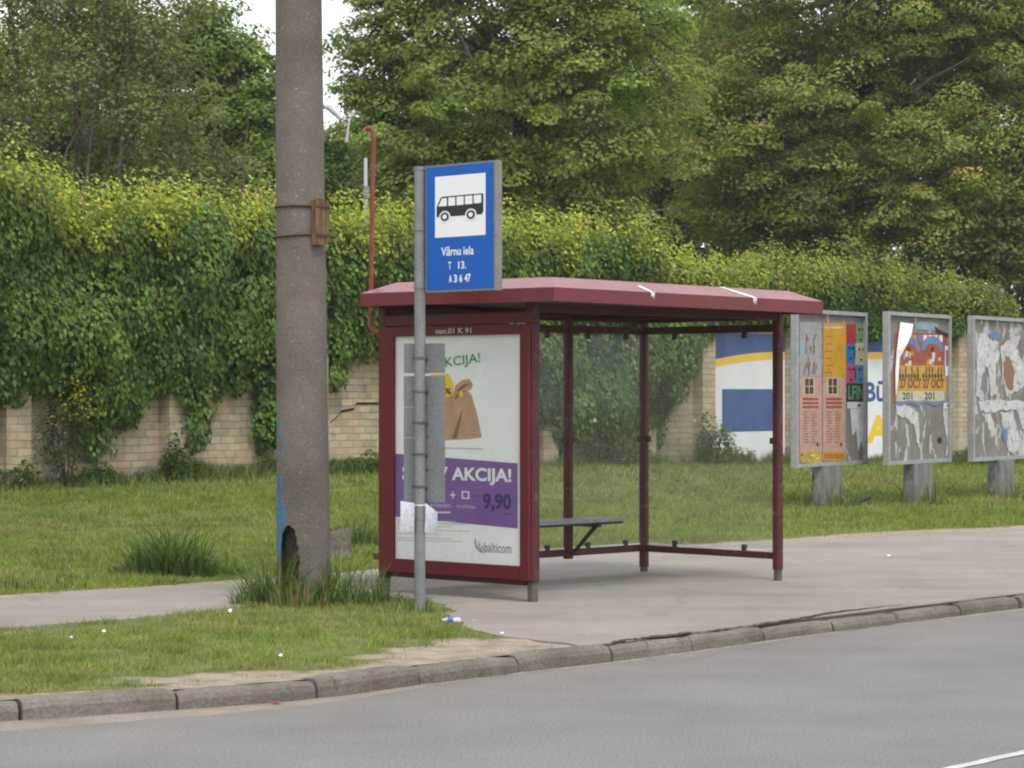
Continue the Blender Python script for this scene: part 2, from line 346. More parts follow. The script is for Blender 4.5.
# ------------------------------------------------------------------ ground layout
ZR = -.10
KB = [(-60, -18), (-28, -1.2), (-12, 8.0), (-6, 11.35)]+[g(px, py, ZR) for px, py in [(21, 721.6), (178, 711), (314, 700), (418, 686), (509, 674.8), (594, 665.2), (680, 654), (809, 636), (1024, 609)]]
e = KB[-1]; KB += [(e[0]+7, e[1]+8.0), (e[0]+20, e[1]+23), (e[0]+60, e[1]+68)]
def resample(pts, step):
    pts = np.array(pts, float); out = []
    for i in range(len(pts)-1):            # catmull-rom
        p0 = pts[max(i-1, 0)]; p1 = pts[i]; p2 = pts[i+1]; p3 = pts[min(i+2, len(pts)-1)]
        n = max(2, int(np.linalg.norm(p2-p1)/step))
        a = np.linalg.norm(p2-p1)
        m1 = (p2-p0)*a/max(np.linalg.norm(p2-p0), 1e-6); m2 = (p3-p1)*a/max(np.linalg.norm(p3-p1), 1e-6)
        for k in range(n):
            t = k/n; out.append((2*t**3-3*t**2+1)*p1+(t**3-2*t**2+t)*m1+(-2*t**3+3*t**2)*p2+(t**3-t**2)*m2)
    out.append(pts[-1]); return np.array(out)
K = resample(KB, .12)
V2 = W[:2]
BK = [(-60, -8), (-30, 5), (-14, 13.9), (-8, 17.2)]+[g(*q) for q in [(0, 598), (120, 590), (240, 582.5), (360, 573), (600, 553), (785, 542.5), (917, 533.5), (1024, 529)]]
e = BK[-1]; BK += [(e[0]+8, e[1]+8.2), (e[0]+20, e[1]+22), (e[0]+55, e[1]+64)]
FR = [(-60, -11), (-30, 2), (-14, 11.2), (-7.5, 14.9)]+[g(*q) for q in [(0, 629), (122, 620), (235, 608), (300, 601), (385, 598), (432, 606), (456, 620), (500, 637), (560, 644), (575, 647.5)]]
def wob(pts, amp, step, seed):
    r = resample(pts, step); n = np.stack([vnoise(r[:, 0], r[:, 1], 2.2, seed)-.5+.5*(vnoise(r[:, 0], r[:, 1], 7, seed+3)-.5), vnoise(r[:, 0], r[:, 1], 2.2, seed+1)-.5+.5*(vnoise(r[:, 0], r[:, 1], 7, seed+4)-.5)], 1)
    return r+n*amp
Bp = wob(BK, .28, .12, 3); Fp = wob(FR, .16, .08, 8)
kfar = K[K[:, 0] > .52]+V2*.13
PAVE = np.vstack([Fp, kfar, Bp[::-1]])
Bn = nrm([-.713, .70])
def hgt(x, y):
    dx = x+3.92; dy = y-19.9; q = dx*Bn[0]+dy*Bn[1]; a = dx*.70+dy*.713
    hw = .40-.30*np.clip((a-18)/14, 0, 1)
    return hw*np.clip((q-.3)/10, 0, 1.0)**2
# distance of a point behind kerb, along V2
def sheet(name, pts, z, mat):
    import mathutils
    from mathutils.geometry import tessellate_polygon
    tri = tessellate_polygon([[Vector((p[0], p[1], 0)) for p in pts]])
    b = MB(); b.add([(p[0], p[1], z) for p in pts], [tuple(t) for t in tri], mat); n = len(pts)
    b.add([(p[0], p[1], z) for p in pts]+[(p[0], p[1], z-.08) for p in pts], [(i, (i+1) % n, (i+1) % n+n, i+n) for i in range(n)], mat); o = b.build(name); return tag(o, kind='structure')
pavement = sheet('pavement', PAVE, .008, 'pave')
# road: from kerb towards camera and beyond
rd = MB(); L = len(K); off = [(0, 0), (4, 0), (9, 0), (40, 0)]
vs = []; 
for w_, _ in off: vs += [(k[0]-V2[0]*w_+V2[0]*.05, k[1]-V2[1]*w_+V2[1]*.05, ZR) for k in K[::4]]
n4 = len(K[::4]); rd.add(vs, [(j*n4+i, (j+1)*n4+i, (j+1)*n4+i+1, j*n4+i+1) for j in range(len(off)-1) for i in range(n4-1)], 'road')
tag(rd.build('road'), kind='structure')
# big far ground
gb = MB(); gb.add([(-300, -120, -.35), (300, -120, -.35), (300, 400, -.35), (-300, 400, -.35)], [(0, 1, 2, 3)], 'soil'); tag(gb.build('far_ground'), kind='structure')
# lawn sheet following the kerb
Ks = K[(K[:, 0] > -30) & (K[:, 0] < 34)]
ws = np.concatenate([np.arange(.10, 3, .12), np.arange(3, 12, .25), np.arange(12, 40, .8), [60, 120]])
Xg = Ks[None, :, 0]+V2[0]*ws[:, None]; Yg = Ks[None, :, 1]+V2[1]*ws[:, None]
Zg = hgt(Xg, Yg)+.012*(fbm(Xg, Yg, 1.3, 2)-.5)*np.clip((ws[:, None]-.2)/1, 0, 1)
inp = inpoly(Xg, Yg, PAVE); Zg = Zg+.010*np.clip(fbm(Xg, Yg, 3, 6)-.3, 0, 1)*(~inp); Zg = np.where(inp, -.006, Zg+.002)
def polydist(x, y, line):
    d = np.full(x.shape, 1e9)
    for i in range(0, len(line)-1):
        a = line[i]; b = line[i+1]; ab = b-a; t = np.clip(((x-a[0])*ab[0]+(y-a[1])*ab[1])/(ab@ab+1e-9), 0, 1)
        d = np.minimum(d, np.hypot(x-a[0]-t*ab[0], y-a[1]-t*ab[1]))
    return d
Bc = resample(BK, .8); Kc = resample(KB, .8); Fc = resample(FR, .5)
DIRTP = [g(*q) for q in [(420, 645), (452, 618), (500, 628), (600, 640), (640, 662), (500, 684), (380, 690), (330, 684), (400, 664)]]
def dirtf(x, y):
    kd = polydist(x, y, Kc)-.13; bd = polydist(x, y, Bc); fd = polydist(x, y, Fc)
    n = fbm(x, y, 1.1, 21)
    d = np.clip(1-kd/(.24+1.4*np.clip(n-.38, 0, 1)*np.clip((x+2.6)/1.2, .3, 1)), 0, 1)*.9
    rightness = np.clip((x+1.0)/4, .35, 1)
    d = np.maximum(d, np.clip(1.25-bd/(.55*rightness), 0, 1)*.9)
    d = np.maximum(d, np.clip(1-fd/.12, 0, 1)*.5)
    c0 = g(508, 650); dx = x-c0[0]; dy = y-c0[1]; du = dx*U[0]+dy*U[1]; dw = dx*W[0]+dy*W[1]; fld = 1.25-np.sqrt((du/1.05)**2+((dw-.15)/.62)**2)+1.1*(fbm(x, y, 2.6, 25)-.5)
    d = np.maximum(d, np.clip(fld, 0, .95))
    c0 = g(250, 676); dx = x-c0[0]; dy = y-c0[1]; fld = .95-np.sqrt((dx/1.15)**2+((dy-.45*dx)/.40)**2)+1.3*(fbm(x, y, 3.2, 29)-.5)
    d = np.maximum(d, np.clip(fld, 0, .8))
    return d
Dg = dirtf(Xg, Yg)
me = bpy.data.meshes.new('lawn'); nx = Xg.shape[1]; ny = Xg.shape[0]
me.from_pydata(np.stack([Xg, Yg, Zg], 2).reshape(-1, 3).tolist(), [], [(j*nx+i, j*nx+i+1, (j+1)*nx+i+1, (j+1)*nx+i) for j in range(ny-1) for i in range(nx-1)])
ca = me.attributes.new('Dirt', 'FLOAT', 'POINT'); ca.data.foreach_set('value', Dg.ravel().astype(np.float32))
me.materials.append(M['soil']); o = bpy.data.objects.new('lawn_ground', me); COL.objects.link(o); tag(o, kind='structure')
# kerb stones (one structure)
kb = MB(); seg = np.concatenate([[0], np.cumsum(np.linalg.norm(np.diff(K, axis=0), axis=1))]); 
def kat(s): return np.array([np.interp(s, seg, K[:, 0]), np.interp(s, seg, K[:, 1])])
s0 = seg[np.argmin(abs(K[:, 0]+30))]; s1 = seg[np.argmin(abs(K[:, 0]-34))]; s = s0
sref = seg[np.argmin(abs(K[:, 0]-KB[5][0]))]; s = sref-math.ceil((sref-s0)/.86)*.86
rk = random.Random(4)
while s < s1:
    ln = .86; a = s+.006+rk.random()*.008; b = s+ln-.006-rk.random()*.006; dz = rk.uniform(-.012, .008); do = rk.uniform(-.012, .012); N = 8; prof = []
    front = kat((a+b)/2)[0]; drop = -.02*np.clip((front-.3)/2, 0, 1)
    rings = []
    for i in range(N+1):
        t = a+(b-a)*i/N; p = kat(t); d = nrm(kat(t+.05)-kat(t-.05)); nn = np.array([-d[1], d[0]])
        endr = .010 if i in (0, N) else 0
        wv = .006*(rk.random()-.5)
        top = .012+dz+drop-endr+wv
        pr = [(-.0+do+endr, -.16), (0+do+endr, top-.045), (.012+do+endr, top-.018), (.035+do+endr, top), (.145, top-.002), (.15, -.1)]
        rings.append([(p[0]+nn[0]*q, p[1]+nn[1]*q, z) for q, z in pr])
    vs = [v for r in rings for v in r]; m_ = 6
    fs = [(i*m_+k, (i+1)*m_+k, (i+1)*m_+k+1, i*m_+k+1) for i in range(N) for k in range(m_-1)]+[tuple(range(m_)), tuple(N*m_+k for k in range(m_))[::-1]]
    kb.add(vs, fs, 'kerb'); s += ln
tag(kb.build('kerb'), kind='structure')
# sand film gathered in the gutter: thin noisy strip
gt = MB(); idx = np.where((K[:, 0] > -30) & (K[:, 0] < 30))[0]; gv = []
for i in idx:
    p = K[i]; wd = (.03+.16*float(vnoise(p[0], p[1], 1.5, 4))+.06*float(vnoise(p[0], p[1], 6, 5)))*float(np.clip((.2-p[0])/1.5, .12, 1))+.30*float(np.clip((-1.2-p[0])/2, 0, 1))
    gv.append((p[0], p[1], ZR+.008)); gv.append((p[0]-V2[0]*wd, p[1]-V2[1]*wd, ZR+.0004))
gt.add(gv, [(2*i, 2*i+1, 2*i+3, 2*i+2) for i in range(len(idx)-1)], mottled('gutter_sand', (.17, .145, .12), (.27, .23, .19), 3, 60, 1, .4, .01)); tag(gt.build('gutter_sand'), kind='structure')
# lane line
a = np.array(g(943, 768.5, ZR)); b = np.array(g(1024, 750.5, ZR)); d = nrm(b-a); nn = np.array([-d[1], d[0]])
lm = MB(); 
def stripe(t0, t1):
    n = 24; vs = []
    for i in range(n+1):
        p = a+d*(t0+(t1-t0)*i/n); j = .006*math.sin(i*2.3)
        vs += [(*(p+nn*(.0+j)), ZR+.004), (*(p-nn*(.065-j)), ZR+.004)]
    lm.add([(x, y, z) for x, y, z in vs], [(2*i, 2*i+1, 2*i+3, 2*i+2) for i in range(n)], 'linepaint')
stripe(-.02, 3.2); stripe(-8.2, -5.2); stripe(8, 11); tag(lm.build('lane_line'), kind='structure')
# broken tar joint between pavement and kerb
tr = MB(); pts = [(606, 646.5), (628, 641.5), (645, 640), (668, 638.5), (690, 634.5), (712, 633), (740, 628.5), (770, 625), (800, 620), (840, 614), (880, 608.5), (916, 605)]
lw = [.01, .05, .035, .09, .06, .03, .02, .045, .03, .05, .02, .005]
P = [np.array(g(x, y)) for x, y in pts]; top = []; 
for i in range(len(P)-1):
    for k in range(8):
        t = k/8; p = P[i]*(1-t)+P[i+1]*t; w_ = (lw[i]*(1-t)+lw[i+1]*t)*(.5+1.2*rk.random()); p = p+V2*(rk.random()-.5)*.03; top.append((p, w_))
tv = []
for p, w_ in top: tv += [(p[0], p[1], .013), (p[0]+V2[0]*w_, p[1]+V2[1]*w_, .013)]
tr.add(tv, [(2*i, 2*i+1, 2*i+3, 2*i+2) for i in range(len(top)-1)], 'tar')
P = [np.array(g(x, y)) for x, y in [(645, 641), (662, 646), (684, 645.5), (720, 640), (760, 633.5), (800, 627)]]; tv = []; c_ = 0
for i in range(len(P)-1):
    for k in range(6):
        t = k/6; p = P[i]*(1-t)+P[i+1]*t; w_ = .022*rk.random()+.004; tv += [(p[0], p[1], .0135), (p[0]+V2[0]*w_, p[1]+V2[1]*w_, .0135)]; c_ += 1
tr.add(tv, [(2*i, 2*i+1, 2*i+3, 2*i+2) for i in range(c_-1)], 'tar')
tag(tr.build('tar_joint'), kind='structure')

# ------------------------------------------------------------------ grass
def bladefield(name, x, y, h, w, col, lean=.35, origin=(0, 0, 0), zadd=0.0):
    N = len(x); z = hgt(x, y)+zadd; th = R.uniform(0, 2*math.pi, N); ln = R.normal(size=(N, 2))*lean
    b = np.stack([np.cos(th)*w, np.sin(th)*w, np.zeros(N)], 1)*.5; p = np.stack([x, y, z], 1)
    tip = p+np.stack([ln[:, 0]*h, ln[:, 1]*h, h], 1)
    return np.stack([p-b, p+b, tip], 1), col
def pal(n, cols, jit=.15):
    c = np.array(cols, float)[R.integers(0, len(cols), n)]; k = 1+R.normal(size=(n, 1))*jit
    return np.clip(c*k*(1+R.normal(size=(n, 3))*.05), .002, 1)
# lawn behind path, inside view wedge
def sample(n, y0, y1, p0=-60, p1=1084, dens=None):
    Y = R.uniform(0, 1, n); Y = y0+(y1-y0)*Y; X = (R.uniform(p0, p1, n)-CX)/F*Y; return X, Y
wallO = V3(-6.15, 32.5, 0); wd = nrm([.607, .794, 0]); wn = V3(wd[1], -wd[0], 0)
def behindwall(x, y): return (x-wallO[0])*wn[0]+(y-wallO[1])*wn[1] < .05
bl = []; bc = []
for (n, y0, y1, h0, w0) in ((300000, 12.5, 22, .034, .006), (400000, 19, 34, .045, .009), (200000, 30, 56, .06, .015)):
    X, Y = sample(n, y0, y1); kd = ((X[:, None]-Kc[None, :, 0])**2+(Y[:, None]-Kc[None, :, 1])**2)[:1].shape
    ok = ~inpoly(X, Y, PAVE) & ~behindwall(X, Y)
    # keep only behind the kerb
    KP = [tuple(p+V2*.16) for p in Kc]+[(60, 90), (-90, 90)]
    ok &= inpoly(X, Y, KP); X = X[ok]; Y = Y[ok]
    D = dirtf(X, Y); n2 = fbm(X, Y, .9, 31); n3 = fbm(X, Y, 3.1, 37)
    keep = R.uniform(0, 1, len(X)) < np.clip(1.0-D*1.5-np.clip(n3-.55, 0, 1)*2.8, 0.02, 1)
    pt_ = fbm(X, Y, 1.7, 71)*.6+fbm(X, Y, 6, 73)*.4; keep &= R.uniform(0, 1, len(X)) < np.clip(1.0-np.clip(pt_-.50, 0, 1)*(7 if y0 < 15 else 4), .12, 1)
    X = X[keep]; Y = Y[keep]; n2 = n2[keep]; n3 = n3[keep]; D = D[keep]
    N = len(X); dry = np.clip((fbm(X, Y, .55, 41)*.6+fbm(X, Y, 2.7, 43)*.4-.42)*3.2, 0, 1)[:, None]
    fresh = pal(N, [(.165, .24, .034), (.205, .28, .044), (.235, .30, .052), (.135, .20, .034)])
    old = pal(N, [(.27, .25, .10), (.23, .24, .075), (.36, .30, .16), (.18, .20, .06)])
    pick = R.uniform(0, 1, (N, 1)) < (.16+.75*dry+.4*D[:, None]); col = np.where(pick, old, fresh)*(.82+.42*n2[:, None])
    cl_ = np.clip((fbm(X, Y, 4.5, 83)-.52)*6, 0, 1); h = h0*(.35+.9*n2+.9*cl_)*(.5+R.uniform(0, 1, N))*(1-.6*D); col = col*(1-.22*cl_[:, None])
    a, c = bladefield('x', X, Y, h, w0*(.7+.6*R.uniform(0, 1, N)), col, .55); bl.append(a); bc.append(c)
o = cloud('lawn_grass', np.concatenate(bl), 3, np.concatenate(bc), 'grass'); tag(o, 'short patchy green grass of the verge and lawn', 'grass', kind='stuff')

def tuft(name, label, cat, px, py, n, rad, h, cols, z=None, w=.012, lean=.45, zoff=0, rx=1.0, group=None, sub=None):
    x0, y0 = g(px, py) if z is None else ((px-CX)/F*z, z)
    z0 = float(hgt(np.array([x0]), np.array([y0]))[0]); root = (x0, y0, z0)
    r = rad*np.sqrt(R.uniform(0, 1, n)); t = R.uniform(0, 2*math.pi, n); X = x0+r*np.cos(t)*rx; Y = y0+r*np.sin(t)
    if sub: ks = R.integers(0, len(sub), n); so_ = np.array(sub)[ks]; X = x0+so_[:, 0]+r*np.cos(t)*so_[:, 1]; Y = y0+r*np.sin(t)*so_[:, 1]
    hh = h*(.15+1.0*R.uniform(0, 1, n)**1.9)*(1-.55*(r/rad)**2)*(.6+.8*vnoise(X, Y, 9, int(abs(x0)*10)))
    hh = hh*(so_[:, 2] if sub else 1); out = np.stack([np.cos(t), np.sin(t)], 1)*(r/rad)[:, None]*lean*.8+R.normal(size=(n, 2))*lean*.45
    th = R.uniform(0, 2*math.pi, n); b = np.stack([np.cos(th), np.sin(th), 0*th], 1)*(w*.5)
    p = np.stack([X, Y, hgt(X, Y)+0*X], 1); mid = p+np.stack([out[:, 0]*hh*.35, out[:, 1]*hh*.35, hh*.6], 1)
    tip = p+np.stack([out[:, 0]*hh*1.1, out[:, 1]*hh*1.1, hh*.92], 1)
    vv = np.stack([p-b, p+b, mid+b*.8, tip, mid-b*.8], 1)
    o = cloud(name, vv, 5, pal(n, cols, .2), 'grass', origin=root, faces=[(0, 1, 2, 4), (4, 2, 3)])
    return tag(o, label, cat, group)
GC = [(.09, .15, .035), (.13, .20, .05), (.19, .25, .08), (.07, .115, .03), (.25, .24, .11)]; DC = [(.07, .12, .03), (.05, .09, .024), (.11, .165, .04), (.16, .2, .07)]

# ------------------------------------------------------------------ concrete pole
pY = 19.45; pc = V3((304-CX)/F*pY, pY, 0); ptop = V3((298.5-CX)/F*pY, pY, 0)
pole = thing('utility_pole', 'tall rough round concrete pole with blue paint at its foot, standing in the grass verge', 'pole', pc)
zs = list(np.arange(-.1, 1.5, .016))+list(np.arange(1.5, 12, .12)); n = 112; b = MB()
def prad(z): return (.204-.0092*z if z < 1 else .1948-.0062*(z-1))
def pax(z): return pc[:2]+(ptop[:2]-pc[:2])*z/4.5
vs = []
for z in zs:
    c = pax(z); r = prad(z)
    for k in range(n):
        t = 2*math.pi*k/n; vs.append((c[0]+r*math.sin(t), c[1]-r*math.cos(t), z))
con = b.mi('conc'); blu = b.mi('bluepaint'); b.v = [tuple(map(float, v)) for v in vs]
for j in range(len(zs)-1):
    for k in range(n):
        th = 2*math.pi*(k+.5)/n; th = th-2*math.pi if th > math.pi else th; z = (zs[j]+zs[j+1])/2
        ex = (th+.50)/(.40+.03*math.sin(z*23)); ez = (z-.33)/(.25 if z > .33 else .36)
        if abs(ex)**3+abs(ez)**3 < 1+.10*math.sin(th*13+z*14) and z < .62: continue
        m_ = con
        if -1.75 < th < -.55 and z < 1.45:
            nz = float(fbm(np.array([th*.55]), np.array([z]), 9, 3)[0]); edge = (-.72-th)
            if (1.12 < z < 1.28 and nz > .5 and edge > 0) or (.35 < z < .95 and edge > .12*math.sin(z*17) and nz > .38+.3*abs(z-.62)) or (1.18 < z < 1.24 and edge > -.2 and nz > .5): m_ = blu
            if 1.3 < z < 1.36 and edge > .1 and nz > .55: m_ = blu
        b.f.append((j*n+k, j*n+(k+1) % n, (j+1)*n+(k+1) % n, (j+1)*n+k)); b.m.append(m_); b.sm.append(True)
b.add(vs[-n:], [tuple(range(n))], 'conc'); b.build('shaft', pole)
MB().tube([(*pc[:2], -.1), (*pc[:2], .75)], .155, 'hole', 24).build('hollow_core', pole)
wb = MB(); c = pax(2.85); cz = 1.57+(HY-221)/F*19.2; r = prad(cz)
th = math.radians(48); o3 = V3(c[0]+math.sin(th)*(r+.03), c[1]-math.cos(th)*(r+.03), cz); tx = V3(math.cos(th), math.sin(th), 0); ty = V3(math.sin(th), -math.cos(th), 0)
for i, (dx, w_, hh) in enumerate(((-.045, .05, .33), (.008, .048, .345), (.055, .035, .315))):
    wb.cbox(o3+tx*dx+V3(0, 0, (i-1)*.006), tx*w_, ty*(.05-.004*i), V3(0, 0, hh), 'wood', .004)
wb.build('wooden_board', pole)
for zz, dz in ((CH+(HY-206)/F*19.3, .0), (CH+(HY-235)/F*19.3, .01)):
    rr = [];
    for k in range(40):
        t = 2*math.pi*k/40; f = 1+.0*k; rr.append(V3(pax(zz)[0]+math.sin(t)*(prad(zz)+.008), pax(zz)[1]-math.cos(t)*(prad(zz)+.008), zz+dz*math.sin(t)))
    MB().tube(rr+[rr[0]], .009, 'rust', 6, False).build('strap', pole)
    MB().cbox(o3+V3(0, 0, zz-cz)+ty*.03, tx*.13, ty*.006, V3(0, 0, .018), 'rust').build('strap_end', pole)
# weeds at foot
tuft('grass_tuft', 'tall green grass tuft around the foot of the concrete pole', 'grass tuft', 0, 0, 2600, .62, .44, GC, z=19.3, lean=.5) if 0 else None
def tuftxy(name, label, cat, x, y, *a, **k): return tuft(name, label, cat, (x/y)*F+CX, 0, *a, z=y, **k)
tuftxy('grass_tuft', 'tall green grass tuft on the left of the concrete pole foot', 'grass tuft', pc[0]-.24, 19.30, 1000, .26, .66, GC[:4], w=.008, lean=.8, sub=[(.05, .7, 1), (-.06, .6, .7), (.12, .6, .8), (-.16, .5, .35)])
tuftxy('grass_tuft', 'tall green grass tuft on the right of the concrete pole foot', 'grass tuft', pc[0]+.24, 19.28, 1000, .30, .52, GC[:4], w=.008, lean=.8, sub=[(0, .8, 1), (.2, .7, .75), (-.1, .6, .9), (.38, .6, .4)])
tuftxy('grass_tuft', 'thin straw-tinted tuft right in front of the hole in the concrete pole', 'grass tuft', pc[0]-.0, 19.06, 420, .22, .24, GC+[(.25, .18, .09), (.2, .12, .06)])
tuftxy('grass_tuft', 'grass tuft around the foot of the bus stop sign pole', 'grass tuft', -.70, 18.62, 130, .24, .16, GC+[(.22, .19, .09)])
tuftxy('grass_tuft', 'thin stalks of grass between the concrete pole and the shelter', 'grass tuft', -1.0, 19.2, 110, .3, .14, GC+[(.22, .19, .09)])
tuft('weed_clump', 'dark bushy weed clump on the lawn behind the footpath', 'weed', 172, 577, 3800, .36, .46, DC, w=.012, lean=.8, sub=[(-.05, .75, 1), (.12, .6, 1.05), (-.2, .5, .75), (.30, .6, .45), (-.36, .5, .35), (.45, .4, .3), (.02, .5, 1.15)])
tuft('weed_clump', 'low dark weed clump by the path at the left edge of the lawn', 'weed', 25, 588, 1000, .5, .12, GC, w=.012)
tuft('weed_clump', 'tall weeds on the lawn behind the broken concrete block', 'weed', 352, 548, 700, .30, .34, DC, lean=.5)
tuft('weed_clump', 'small pale weed clump behind the dark weed clump on the lawn', 'weed', 215, 575, 400, .34, .18, GC, lean=.5)

# concrete block
x, y = g(331, 560); b = MB(); r2 = random.Random(3)
def rock(x, y, z, sx, sy, sz, mat, seed, n=10):
    rr = random.Random(seed); b = MB(); vs = []; fs = []
    L = 6
    for j in range(L):
        f = j/(L-1)
        for k in range(n):
            t = 2*math.pi*k/n; c_, s_ = math.cos(t), math.sin(t); q = max(abs(c_), abs(s_)); rr_ = (1/q)**.75
            q2 = (1 if j < L-1 else .88)
            vs.append((x+c_*rr_*sx*.5*q2*(1+rr.uniform(-.07, .07)), y+s_*rr_*sy*.5*q2*(1+rr.uniform(-.07, .07)), z+f*sz*(1+rr.uniform(-.05, .05)+.12*c_*(f > .7))))
    fs = [(j*n+k, j*n+(k+1) % n, (j+1)*n+(k+1) % n, (j+1)*n+k) for j in range(L-1) for k in range(n)]+[tuple(range((L-1)*n, L*n))]
    return b.add(vs, fs, mat)
tag(rock(x+.05, y, float(hgt(np.array([x]), np.array([y]))[0])-.03, .27, .22, .30, 'blockstone', 3).build('concrete_block', origin=(x, y, 0)), 'broken squat concrete block standing in the grass behind the pole', 'concrete block')

# ------------------------------------------------------------------ bus stop sign
sY = 18.65; sp = V3((419.8-CX)/F*sY, sY, 0)
sg = thing('bus_stop_sign', 'blue and white bus stop sign on a grey metal pole in front of the shelter', 'bus stop sign', sp)
ztop = CH+(HY-167.5)/F*sY
b = MB(); b.tube([(*sp[:2], -.1), (*sp[:2], ztop)], .040, 'galv', 18); b.build('pole', sg)
for py in (168.5, 229, 287):
    z = CH+(HY-py)/F*sY; MB().tube([(*sp[:2], z-.012), (*sp[:2], z+.012)], .046, 'galv', 18).build('clamp', sg)
ex = nrm([.707, -.707, 0]); pl = Plane(at(425.5, 292.6, sY-.04), ex); sw, sh = .705, .905
bx = MB(); bx.obox(pl.p(0, 0, -.080), ex*sw, pl.n*.075, ZU*sh, 'signside', .008); bx.build('sign_box', sg)
MB().cbox(pl.p(-.01, sh*.5, -.07), ex*.06, pl.n*.03, ZU*sh*.96, 'galv').build('mounting_bar', sg)
fc = MB(); fc.obox(pl.p(0, 0, -.005), ex*sw, pl.n*.005, ZU*sh, 'plategrey'); fc.rect(pl, .012, .014, sw-.010, sh-.014, .0015, 'bluesign')
def S(px, py): return ((px-115)/310*sw, sh-(py-58)/584*sh)
def spoly(pts, d, m): fc.flat(pl, [S(*p) for p in pts], d, m)
spoly([(160, 392), (386, 392), (386, 112), (160, 112)], .0025, 'signwhite')
spoly([(167, 298), (167, 252), (186, 209), (192, 205), (372, 203), (377, 208), (377, 284), (370, 298)], .0035, 'black')
for q in ([(176, 249), (192, 213), (214, 212), (214, 249)], [(221, 249), (221, 211), (252, 211), (252, 249)], [(258, 249), (258, 210), (290, 210), (290, 249)], [(296, 248), (296, 210), (329, 210), (329, 248)], [(335, 246), (335, 209), (368, 209), (368, 244), (360, 247)]): spoly(q, .0045, 'signwhite')
for cx_, cy_ in ((205, 298), (322, 296)):
    for rr, d, m_ in ((25, .0045, 'signwhite'), (19, .0055, 'black'), (10, .0065, 'signwhite')):
        a_, b_ = S(cx_, cy_); fc.disc(pl, a_, b_, rr/310*sw*1.0, rr/584*sh*1.08, d, m_)
def stext(t, x0, y0, x1, y1, bold=.01):
    a0, b1 = S(x0, y0); a1, b0 = S(x1, y1); fc.text(pl, t, (a0, b0, a1, b1), .0035, 'signwhite', bold)
stext('Vārnu iela', 189, 436, 334, 478, .018)
stext('T', 221, 506, 234, 540, .015); stext('13.', 265, 505, 301, 540, .02); stext('A', 223, 566, 237, 601, .03); stext('3', 246, 565, 260, 601, .03); stext('6', 270, 565, 284, 601, .03); stext('47', 293, 564, 321, 601, .03)
fc.build('sign_face', sg)
e2 = nrm([.93, -.37, 0]); pp = Plane(V3(sp[0], sp[1]+.055, 0), e2)
for i, (y0, y1) in enumerate(((343.5, 373), (376, 407), (407.3, 437.6), (437.9, 470.2), (470.5, 502))):
    za = CH+(HY-y1)/F*(sY+.05); zb = CH+(HY-y0)/F*(sY+.05)
    a0 = pp.px(403.5, 400)[0]; a1 = pp.px(444.5, 400)[0]
    q = MB(); q.obox(pp.p(a0, za, -.012), e2*(a1-a0), pp.n*.010, ZU*(zb-za), 'plategrey', .002)
    q.obox(pp.p(.045, za+.01, -.002), e2*.022, pp.n*.012, ZU*(zb-za-.02), 'galv')
    o = q.build('timetable_plate', sg)
    q = MB(); zc = (za+zb)/2+.0; q.tube([(*(sp[:2]), zc-.009), (*(sp[:2]), zc+.009)], .0445, 'footgrey', 18)
    q.cbox(V3(sp[0], sp[1]+.03, zc), e2*.12, pp.n*.02, ZU*.016, 'footgrey'); q.build('plate_clip', sg)
q = MB(); za = CH+(HY-462)/F*sY; pf = Plane(V3(sp[0], sp[1]-.043, 0), V3(1, 0, 0))
# curved paper notice taped round the pole
def paper(pts, m='paper'):
    q = MB(); nn_ = 10; vs = []
    (x0, t0, b0), (x1, t1, b1) = pts
    for i in range(nn_+1):
        f = i/nn_; x = x0+(x1-x0)*f; yt = t0+(t1-t0)*f; yb = b0+(b1-b0)*f; yy = sY-.045+.03*math.sin(f*2.4)-(.03*f if x1 > x0 else 0)
        vs += [at(x, yt, yy), at(x, (yt+yb)/2, yy-.012), at(x-1, yb, yy+.01)]
    q.add(vs, [(3*i+k, 3*i+k+1, 3*i+k+4, 3*i+k+3) for i in range(nn_) for k in range(2)], m, True); return q
paper([(400.5, 501, 530), (414.5, 503, 533)]).build('paper_notice', sg); paper([(425.5, 503, 532), (437.5, 512, 535)]).build('paper_notice', sg)
MB().tube([(*sp[:2], CH+(HY-505)/F*sY-.004), (*sp[:2], CH+(HY-505)/F*sY+.004)], .0435, 'white', 18).build('tape_band', sg)

# ------------------------------------------------------------------ shelter
P1 = V3(.135, 19.44, 0); P0 = P1+W*1.55; P4 = V3(2.215, 21.67, 0); P3 = V3(1.155, 22.76, 0)
rw = P3-P0; Lr = np.linalg.norm(rw); ru = rw/Lr; rn = V3(ru[1], -ru[0], 0)    # rear wall dir / inward normal
sh_ = thing('bus_shelter', 'dark red metal bus shelter with glass walls, bench and poster case on the pavement', 'bus shelter', P1)
P2a = P0+ru*Lr*.345; P2 = P0+ru*Lr*.685
def post(p, w, zt, zf=.14, m='red', name='post', foot=True):
    b = MB(); a = U*w; c = W*w; b.obox(p-a/2-c/2+V3(0, 0, zf), a, c, V3(0, 0, zt-zf), m, .014)
    b.build(name, sh_)
    if not foot: return
    f = MB(); a = a*.78; c = c*.78; f.obox(p-a/2-c/2, a, c, V3(0, 0, zf-.002), 'footgrey', .01)
    f.build('foot', sh_)
zr0 = 2.25
for p, w, zt, zf, ft in ((P3, .072, zr0, .05, 1), (P2, .072, zr0, .165, 0), (P2a, .072, zr0, .165, 0), (P4, .074, zr0+.0, .10, 1), (P0, .085, zr0, .12, 1), (P1+U*.03, .085, zr0, .155, 1)): post(p, w, zt, zf, 'redold', foot=ft)
